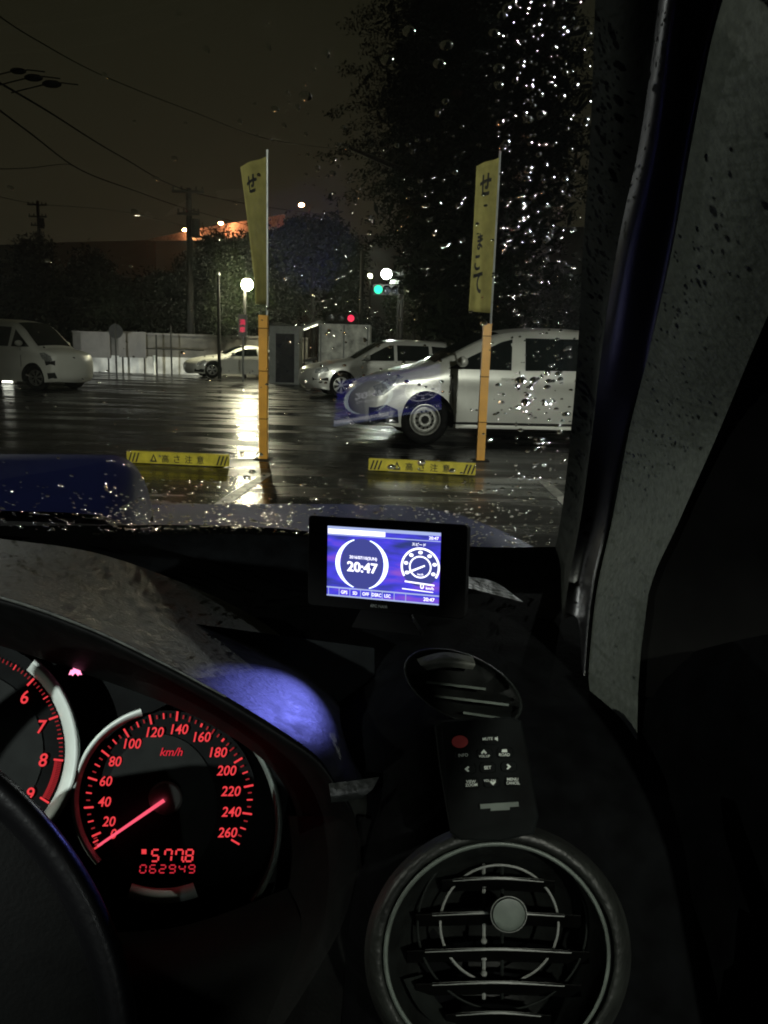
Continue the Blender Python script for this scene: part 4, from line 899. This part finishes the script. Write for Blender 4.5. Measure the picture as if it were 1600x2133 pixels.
PE = [(p[0], p[1], min(p[2], gd(i) * .58)) for i, p in enumerate(PE)]
PD2 = [(p[0], p[1], p[2] + .004) for p in PD]
v, f = loft([[U(*p) for p in PD2], [U(*p) for p in PE]], 6, 3); obj('dark_side_sheet', v, f, 'rubber', own, smooth=True)  # black sheet added over the side window to keep it dark
v, f = loft([[U(1327, 1400, .53), U(1470, 1350, .48), U(1700, 1300, .38)], [U(1328, 1560, .525), U(1470, 1600, .46), U(1750, 1600, .36)], [U(1400, 2300, .46), U(1550, 2300, .42), U(1900, 2300, .33)]], 5, 5)
obj('door_panel', v, f, 'dash_shaded', own, smooth=True)
# roof, far pillar, left door: the shell round the driver
rf = MB(); zt = wsp(500, -150)
rf.box((-.45, -.95, zt.z + .06), (1.5, 2 * (.95 + zt.y), .05)); rf.build('roof', 'black_plastic', own)
rd = MB(); rd.box((-.45, -1.9, .95), (1.5, .05, 0.5)); rd.build('rear_seatback', 'black_plastic', own)
mb = MB(); mb.tube([Vector((.50, .10, 1.0)), Vector((.42, -.9, 1.0)), Vector((.42, -1.9, 1.0))], .05, 8); mb.box((.46, -.8, .62), (.06, 2.2, .75)); mb.build('side_door', 'blue_paint', own)
mb = MB(); mb.box((-1.36, -.4, .62), (.06, 2.6, .72)); mb.tube([Vector((-1.36, .84, .95)), Vector((-1.15, zt.y, zt.z))], .04, 8); mb.build('side_door', 'blue_paint', own)

# ---- bonnet with scoop
rows = [[U(-900, 1000, 1.55), U(-300, 1046, 1.75), U(100, 1052, 1.9), U(500, 1050, 1.95), U(800, 1052, 1.85), U(930, 1066, 1.62), U(1010, 1092, 1.42), U(1080, 1122, 1.25), U(1150, 1163, 1.08)],
        [U(-900, 1040, 1.25), U(-300, 1085, 1.35), U(100, 1092, 1.42), U(500, 1100, 1.42), U(800, 1104, 1.36), U(930, 1112, 1.28), U(1010, 1130, 1.18), U(1080, 1152, 1.1), U(1152, 1180, 1.02)],
        [U(-900, 1120, .98), U(-300, 1140, 1.02), U(100, 1160, 1.05), U(500, 1180, 1.05), U(800, 1190, 1.03), U(930, 1200, 1.02), U(1010, 1205, 1.0), U(1080, 1210, .98), U(1160, 1225, .96)]]
v, f = loft(rows, 6, 6); bon = obj('bonnet', v, f, 'blue_paint', own, smooth=True)
fr_ = [[U(-900, 1000, 1.55), U(-300, 1046, 1.75), U(100, 1052, 1.9), U(500, 1050, 1.95), U(800, 1052, 1.85), U(930, 1066, 1.62), U(1010, 1092, 1.42), U(1080, 1122, 1.25), U(1150, 1163, 1.08)]]
fr_.append([p + Vector((0, .10, -.12)) if i < 5 else p + Vector((.05, 0, -.12)) for i, p in enumerate(fr_[0])]); fr_.append([p + Vector((0, .05, -.32)) for p in fr_[1]])
v, f = loft(fr_, 6, 3); obj('front_wing', v, f, 'blue_paint', own, smooth=True)
sco = [[U(-700, 935, 1.45), U(-100, 945, 1.50), U(180, 947, 1.50), U(262, 955, 1.5), U(300, 1000, 1.5), U(318, 1060, 1.5)],
       [U(-700, 955, 1.38), U(-100, 965, 1.42), U(180, 968, 1.42), U(262, 980, 1.42), U(298, 1020, 1.42), U(316, 1075, 1.42)],
       [U(-700, 1050, 1.16), U(-100, 1062, 1.2), U(150, 1068, 1.2), U(230, 1080, 1.2), U(270, 1100, 1.2), U(290, 1125, 1.2)]]
v, f = loft(sco, 6, 6); sc_o = obj('bonnet_scoop', v, f, 'scoop_shaded_blue', bon, smooth=True)
v, f = loft([sco[0], [p + Vector((0, .02, -.13)) for p in sco[0]]], 6, 2); obj('scoop_mouth', v, f, 'under', bon)
v, f = loft([[U(-900, 1068, 1.06), U(-300, 1082, 1.08), U(0, 1085, 1.1), (U(300, 1098, 1.09)), U(560, 1125, 1.06)], [U(-900, 1150, .92), U(-300, 1150, .93), U(0, 1155, .94), U(300, 1165, .94), U(620, 1180, .94)]], 6, 3)
obj('cowl_panel', v, f, 'rubber', own)

# ---- rain on the glass and on the bonnet
def drops(name, spots, mt, label):
    mb = MB()
    for sp_ in list(spots) + extra:
        if len(sp_) == 2: p = sp_[0] + WN * .0006; s = sp_[1]; asp = 1.2
        else: px, py, s, asp = sp_; p = wsp(px, py, .0006)
        r0 = s
        n1_, n2_ = 10, 4; an = random.uniform(0, 6.28); ecc = random.uniform(.85, 1.2); hgt = random.uniform(.42, .62)
        ux = Vector((1, 0, 0)); uy = WU; b = len(mb.v)
        k1, k2 = random.uniform(0, .12), random.uniform(0, 6)
        for j in range(n2_):
            th = (math.pi / 2) * (1 - j / n2_)
            for i in range(n1_):
                a = 2 * math.pi * i / n1_; rr = r0 * math.sin(th) * (1 + k1 * math.cos(2 * a + k2) + k1 * .6 * math.cos(3 * a + k2 * 2))
                mb.v.append(p + ux * (rr * math.cos(a) * ecc) + uy * (rr * math.sin(a) * asp) + WN * (r0 * hgt * math.cos(th)))
        mb.v.append(p + WN * (r0 * hgt)); tp = len(mb.v) - 1
        for j in range(n2_ - 1):
            for i in range(n1_): mb.f.append((b + j * n1_ + i, b + j * n1_ + (i + 1) % n1_, b + (j + 1) * n1_ + (i + 1) % n1_, b + (j + 1) * n1_ + i))
        for i in range(n1_): mb.f.append((b + (n2_ - 1) * n1_ + i, b + (n2_ - 1) * n1_ + (i + 1) % n1_, tp))
    o = mb.build(name, mt, smooth=True); tag(o, label, 'rain', kind='stuff'); return o
def inside(px, py): return px < np.interp(py, [0, 300, 520, 900, 1080, 1180], [1240, 1228, 1212, 1188, 1165, 1140]) and py < np.interp(px, [0, 500, 900, 1100, 1160], [1100, 1140, 1178, 1185, 1150])
def depth(px, py): return (wsp(px, py) - CAM).length
spots = []
def add(px, py, rpx, asp=None):
    if inside(px, py): spots.append((px, py, rpx / F * depth(px, py), asp or (1.0 if py < 700 else 1.25)))
big = [(555, 52, 5), (218, 160, 6), (572, 230, 7), (636, 203, 11), (636, 178, 4), (602, 216, 3), (386, 260, 4), (280, 256, 4), (363, 333, 6), (325, 375, 6), (280, 446, 9), (22, 394, 6), (100, 546, 6), (490, 425, 5), (456, 498, 6), (272, 557, 4),
       (852, 68, 11), (930, 97, 11), (806, 128, 12), (915, 136, 11), (1056, 20, 9), (1045, 34, 8), (1030, 72, 9), (1103, 68, 6), (1040, 145, 10), (1087, 131, 7), (1040, 181, 9), (1106, 186, 6), (928, 213, 6), (912, 238, 7), (1129, 200, 5), (1200, 181, 8), (1172, 204, 8), (1128, 240, 8), (1100, 250, 8), (1222, 254, 8), (1043, 258, 7), (1055, 301, 9), (1048, 308, 7),
       (850, 304, 5), (826, 305, 6), (702, 304, 5), (693, 336, 6), (693, 364, 7), (746, 398, 6), (739, 425, 5), (860, 320, 4), (875, 380, 5), (948, 362, 6), (902, 372, 4), (882, 408, 5), (890, 430, 6), (895, 460, 6), (957, 430, 8), (850, 415, 4), (768, 455, 6), (838, 472, 5), (770, 487, 7), (905, 489, 6), (926, 514, 7), (963, 503, 6), (775, 512, 4),
       (1102, 357, 9), (1095, 374, 8), (1123, 324, 6), (1178, 375, 6), (1110, 413, 6), (1008, 675, 9), (1072, 478, 7), (1100, 484, 7), (1142, 500, 6), (1101, 545, 7), (1080, 570, 7), (1070, 620, 6),
       (1085, 795, 12), (1112, 795, 11), (1078, 806, 8), (1140, 780, 8), (1163, 781, 7), (1167, 792, 7), (1143, 796, 7), (1140, 808, 7), (1095, 840, 12), (1079, 852, 8), (1048, 824, 5), (1045, 840, 6), (1064, 853, 4), (1134, 837, 6), (1154, 838, 4), (1180, 865, 9), (848, 797, 6), (920, 797, 5), (878, 965, 9), (815, 975, 9), (942, 982, 8), (930, 1018, 8), (1000, 1027, 8), (1086, 997, 8), (1120, 998, 8), (1030, 1025, 6), (505, 948, 8), (540, 948, 7), (568, 967, 6), (525, 985, 8), (515, 998, 9), (520, 1022, 6)]
for b in big: add(*b)
for _ in range(620):                                                # unwiped strip beside the pillar
    px = random.triangular(1005, 1235, 1120); py = random.uniform(0, 1120); add(px, py, min(6.5, max(1.6, random.lognormvariate(1.05, .42))))
for _ in range(150): add(random.uniform(620, 1010), random.uniform(560, 930) if random.random() < .55 else random.uniform(230, 560), random.uniform(2.2, 4.6))
for _ in range(60): add(random.uniform(0, 700), random.uniform(600, 940), random.uniform(1.4, 2.6))
for _ in range(2900):                                               # spray gathered above the scuttle
    px = random.uniform(-40, 1170); py = 1178 - abs(random.gauss(0, 1)) * 92 - (0 if px > 400 else random.uniform(0, 30))
    if py < 935: continue
    k = np.interp(py, [930, 1000, 1060, 1180], [.14, .42, 1, 1]) * (1 if px > 220 else .45) * (.45 if px > 1010 else 1)
    if random.random() < k: add(px, py, min(6.5, max(1.6, random.lognormvariate(.95, .34))), 1.3)
LP = Vector((-6.5, 1.3, 3.0))
def shade(P_, r_):                                                  # drops on the glass between the left flood light and a trim surface
    P_ = Vector(P_); d_ = LP - P_; k = (WB - P_).dot(WN) / d_.dot(WN)
    if 0 < k < 1:
        q = P_ + d_ * k; c = ROT.transposed() @ (q - CAM)
        if c.z < -.05: extra.append((q, r_))
extra = []
def lerp3(A, B, i, t_, w_):
    a = [A[i][k] * (1 - t_) + A[i + 1][k] * t_ for k in range(3)]; b = [B[i][k] * (1 - t_) + B[i + 1][k] * t_ for k in range(3)]
    return U(*[a[k] * (1 - w_) + b[k] * w_ for k in range(3)])
for _ in range(70): shade(lerp3(PC, PD, random.randint(2, 7), random.random(), random.uniform(.25, .95)), random.uniform(.0008, .0015))
for _ in range(45): shade(lerp3(O, Mi, random.randint(2, 4), random.random(), random.random()) if random.random() < .55 else lerp3(Mi, Ii, random.randint(2, 4), random.random(), random.uniform(0, .8)), random.uniform(.0012, .0036))
drops('raindrops', spots, 'water', 'clear raindrops beaded over the windscreen, densest beside the pillar')

# ================================================================== THINGS ON THE DASH
q4 = [Vector(U(683, 1095, .672)), Vector(U(919, 1110, .650)), Vector(U(914, 1261, .648)), Vector(U(681, 1240, .670))]
sn = (q4[1] - q4[0]).cross(q4[0] - q4[3]).normalized()
if sn.dot(CAM - q4[0]) < 0: sn = -sn
def SM(u, v_, o=0):                                                # u,v in photo pixels of the screen: 0..236, 0..148
    u /= 236; v_ /= 148
    return (q4[0] * (1 - u) + q4[1] * u) * (1 - v_) + (q4[3] * (1 - u) + q4[2] * u) * v_ + sn * o
nav = empty('dash_monitor', SM(118, 190, -.01), 'black monitor on the dashboard with a glowing violet clock and speed screen', 'monitor')
mb = MB()
c = [(-42, -20), (288, -20), (283, 172), (-42, 172)]
def rrect(x0, y0, x1, y1, r_, k=5):
    out = []
    for cx, cy_, a0 in ((x1 - r_, y0 + r_, -90), (x1 - r_, y1 - r_, 0), (x0 + r_, y1 - r_, 90), (x0 + r_, y0 + r_, 180)):
        out += [(cx + r_ * math.cos(R(a0 + 90 * i / k)), cy_ + r_ * math.sin(R(a0 + 90 * i / k))) for i in range(k + 1)]
    return out
def slab(mb_, fm, pts, h0, h1, inset=0):
    cx = sum(p[0] for p in pts) / len(pts); cy_ = sum(p[1] for p in pts) / len(pts); n0 = len(pts)
    s = 1 - inset
    A = [fm(x_, y_, h0) for x_, y_ in pts] + [fm(x_, y_, h1 - .0008 * (inset > 0)) for x_, y_ in pts] + [fm(cx + (x_ - cx) * s, cy_ + (y_ - cy_) * s, h1) for x_, y_ in pts]
    f = [(i, (i + 1) % n0, n0 + (i + 1) % n0, n0 + i) for i in range(n0)] + [(n0 + i, n0 + (i + 1) % n0, 2 * n0 + (i + 1) % n0, 2 * n0 + i) for i in range(n0)] + [tuple(range(2 * n0, 3 * n0)), tuple(range(n0))[::-1]]
    mb_.add(A, f)
slab(mb, SM, rrect(-43, -20, 288, 172, 8), -.022, -.001, .012); mb.build('casing', 'gloss_black', nav)
obj('screen', [SM(0, 0, 0), SM(236, 0, 0), SM(236, 148, 0), SM(0, 148, 0)], [(0, 1, 2, 3)], 'screen_picture', nav)
scr = [o for o in bpy.data.objects if o.name.startswith('screen') and o.parent == nav][-1]
mb = MB()
rect = lambda mb_, x0, y0, x1, y1, h: mb_.add([SM(x0, y0, h), SM(x1, y0, h), SM(x1, y1, h), SM(x0, y1, h)], [(0, 1, 2, 3)])
rect(mb, 0, 0, 236, 7, .0004); rect(mb, 0, 128, 236, 131, .0004); rect(mb, 0, 145, 236, 148, .0004); rect(mb, 0, 17, 236, 19, .0004)
for x_ in (3, 26, 49, 72, 95, 118, 143, 167): rect(mb, x_, 131, x_ + 1.5, 145, .0004)
mb.build('status_bars', 'screen_bar', scr)
mb = MB(); rect(mb, 1, 6, 122, 16, .0006)
ring_ = lambda cx, cy_, kx, ky: (lambda a, r, h: SM(cx + math.cos(a) * r * kx, cy_ - math.sin(a) * r * ky, h))
mb.ring(ring_(196, 73, 1, 1.0), [(40, .0006), (36, .0006)], -32, 212, 50); mb.ring(ring_(196, 73, 1, 1.0), [(23, .0006), (20, .0006)], n=36)
for k in range(7): 
    a = R(-25 + k * 38.5); mb.ring(lambda aa, r, h: SM(196 + 30 * math.cos(a) + math.cos(aa) * r, 73 - 30 * math.sin(a) + math.sin(aa) * r * .8, h), [(0, .0006), (4.6, .0006)], n=10)
mb.add([SM(*p, .0006) for p in ((165, 103), (226, 107), (226, 110), (165, 106))], [(0, 1, 2, 3)]); mb.add([SM(*p, .0006) for p in ((160, 119), (224, 122), (224, 123.5), (160, 121))], [(0, 1, 2, 3)])
mb.add([SM(*p, .0008) for p in ((166, 86), (205, 68), (206, 71), (168, 90))], [(0, 1, 2, 3)])
mb.build('meter_drawing', 'screen_white', scr)
mb = MB()
for s_, a0 in ((1, 0), (-1, 0)):
    n_ = 40; vv = []
    for i in range(n_ + 1):
        a = R(-72 + 144 * i / n_); wd = 3 + 6.5 * math.cos(a); 
        vv += [SM(74 + s_ * math.cos(a) * 56, 76 - math.sin(a) * 53, .0005), SM(74 + s_ * math.cos(a) * (56 - wd), 76 - math.sin(a) * (53 - wd * .3), .0005)]
    mb.add(vv, [(2 * i, 2 * i + 2, 2 * i + 3, 2 * i + 1) for i in range(n_)])
mb.build('clock_ring', 'ring_white', scr)
mb = MB(); mb.ring(ring_(196, 73, 1, 1), [(0, .0003), (40, .0003)], n=40); mb.ring(ring_(74, 76, .84, 1), [(0, .0003), (53, .0003)], n=40); mb.build('meter_backing', 'screen_dark', scr)
def dt(body, u0, v0, size, sx=1, bold=0):
    mb = MB(); fm = lambda u, v_: SM(u, v_ + (u - u0) * .02, .0008)
    put_text(mb, body, fm, u0, v0, size, 0, sx)
    if bold: put_text(mb, body, lambda u, v_: SM(u + 1.3, v_ + .4 + (u - u0) * .02, .0009), u0, v0, size, 0, sx)
    mb.build('display_text', 'screen_white', scr)
dt('20:47', 75, 83, 21, 1, 1); dt('2016/07/10(SUN)', 77, 64, 8.5, .92); dt('スピード', 192, 27, 6.5); dt('0', 201, 112, 11, 1.1); dt('km/h', 217, 115, 6); dt('km/h', 197, 88, 4.5)
for k, s_ in enumerate(('GPS', 'SD', 'OFF', 'DSRC', 'LSC')): dt(s_, 38 + k * 23, 138, 7, .85)
dt('20:47', 216, 138, 7.5); dt('20:47', 222, 12, 6.5)
mb = MB(); put_text(mb, 'EPC NAVI', lambda u, v_: SM(u, v_, .0), 112, 161, 6, 0, 1); mb.build('maker_text', 'dim_text', nav)
mb = MB(); slab(mb, SM, [(70, 172), (170, 172), (200, 215), (50, 212)], -.02, -.006); mb.build('stand', 'gloss_black', nav)
c_ = SM(118, 76, .004)
lamp('screen_light', c_, 3.2, (.20, .22, 1), 0.0, 'SPOT', U(610, 1415, .575), 40, .95)
# remote control
DR = .395
def RM(u, v_, o=0):                                                # photo pixels, the remote leans back with the dash
    return U(u, v_, DR + .05 - (v_ - 1500) / 245 * .035 - o)
rem = empty('remote_control', RM(1010, 1735, 0), 'black remote control with red power button propped on the round air vent', 'remote control')
body_ = [(905, 1512), (918, 1500), (1060, 1493), (1085, 1500), (1100, 1560), (1122, 1700), (1112, 1738), (1040, 1752), (960, 1750), (938, 1735), (915, 1600)]
mb = MB(); slab(mb, RM, body_, -.008, .004, .03); mb.build('casing', 'dial_black', rem)
mb = MB(); mb.ring(lambda a, r, h: RM(958 + math.cos(a) * 17, 1545 - math.sin(a) * 13, .0062) if r > 0 else RM(958, 1545, .0062), [(0, 0), (1, 0)], n=24); pb = mb.build('power_button', 'red_button', rem)
for bx, by in ((965, 1572), (1010, 1570), (1052, 1568), (975, 1601), (1016, 1599), (1060, 1597), (982, 1632), (1024, 1630), (1068, 1628), (1022, 1540)):
    mb = MB(); slab(mb, RM, rrect(bx - 17, by - 11, bx + 17, by + 11, 8), .002, .0055, .08); mb.build('button', 'dial_black', rem)
mb = MB(); rt = lambda u, v_: RM(u, v_, .0062)
put_text(mb, 'MUTE', rt, 1016, 1539, 6, 0, 1, R(3)); put_text(mb, 'INFO', rt, 965, 1573, 6.5, 0, 1, R(4)); put_text(mb, 'VOL.UP', rt, 1009, 1575, 5, 0, 1); put_text(mb, 'ROAD', rt, 1051, 1572, 6, 0, 1.0)
put_text(mb, 'SET', rt, 1016, 1599, 7, 0, 1, R(4)); put_text(mb, 'VIEW', rt, 981, 1628, 6, 0, 1); put_text(mb, 'ZOOM', rt, 982, 1635, 6, 0, 1, R(3)); put_text(mb, 'VOL.DN', rt, 1020, 1626, 5, 0, 1); put_text(mb, 'MENU', rt, 1068, 1623, 6, 0, 1.05); put_text(mb, 'CANCEL', rt, 1069, 1631, 6, 0, .9)
for cx, cy_, an in ((1008, 1566, 90), (973, 1602, 180), (1060, 1597, 0), (1027, 1631, 270)):
    ca_, sa_ = math.cos(R(an)), math.sin(R(an)); P = [(5, 0), (-2, 6), (-5, 4), (-1, 0), (-5, -4), (-2, -6)]
    mb.add([rt(cx + x_ * ca_ - y_ * sa_, cy_ - (x_ * sa_ + y_ * ca_)) for x_, y_ in P], [(0, 1, 2, 3), (0, 3, 4, 5)])
mb.add([rt(a, b) for a, b in ((1031, 1536), (1035, 1536), (1037, 1533), (1037, 1544), (1034, 1541), (1031, 1541))], [tuple(range(6))]); mb.add([rt(a, b) for a, b in ((1046, 1561), (1056, 1561), (1057, 1567), (1045, 1567))], [(0, 1, 2, 3)])
mb.build('key_text', 'white_text', rem)
mb = MB(); mb.add([RM(a, b, .0062) for a, b in ((1000, 1675), (1080, 1670), (1081, 1680), (1001, 1685))], [(0, 1, 2, 3)]); mb.add([RM(a, b, .0062) for a, b in ((1022, 1683), (1062, 1681), (1062, 1687), (1022, 1689))], [(0, 1, 2, 3)]); mb.build('name_plate', 'grey_knob', rem)

# ---- thin night mist round the whole scene
m = bpy.data.materials.new('mist'); m.use_nodes = True; n = m.node_tree.nodes; n.clear()
vo = n.new('ShaderNodeVolumePrincipled'); vo.inputs['Color'].default_value = (.85, .92, .88, 1); vo.inputs['Density'].default_value = .0007; vo.inputs['Anisotropy'].default_value = .75
ou = n.new('ShaderNodeOutputMaterial'); m.node_tree.links.new(vo.outputs[0], ou.inputs['Volume'])
hz = MB().box((0, 80, 10), (400, 200, 22)); ob = hz.build('haze', m); tag(ob, kind='stuff')
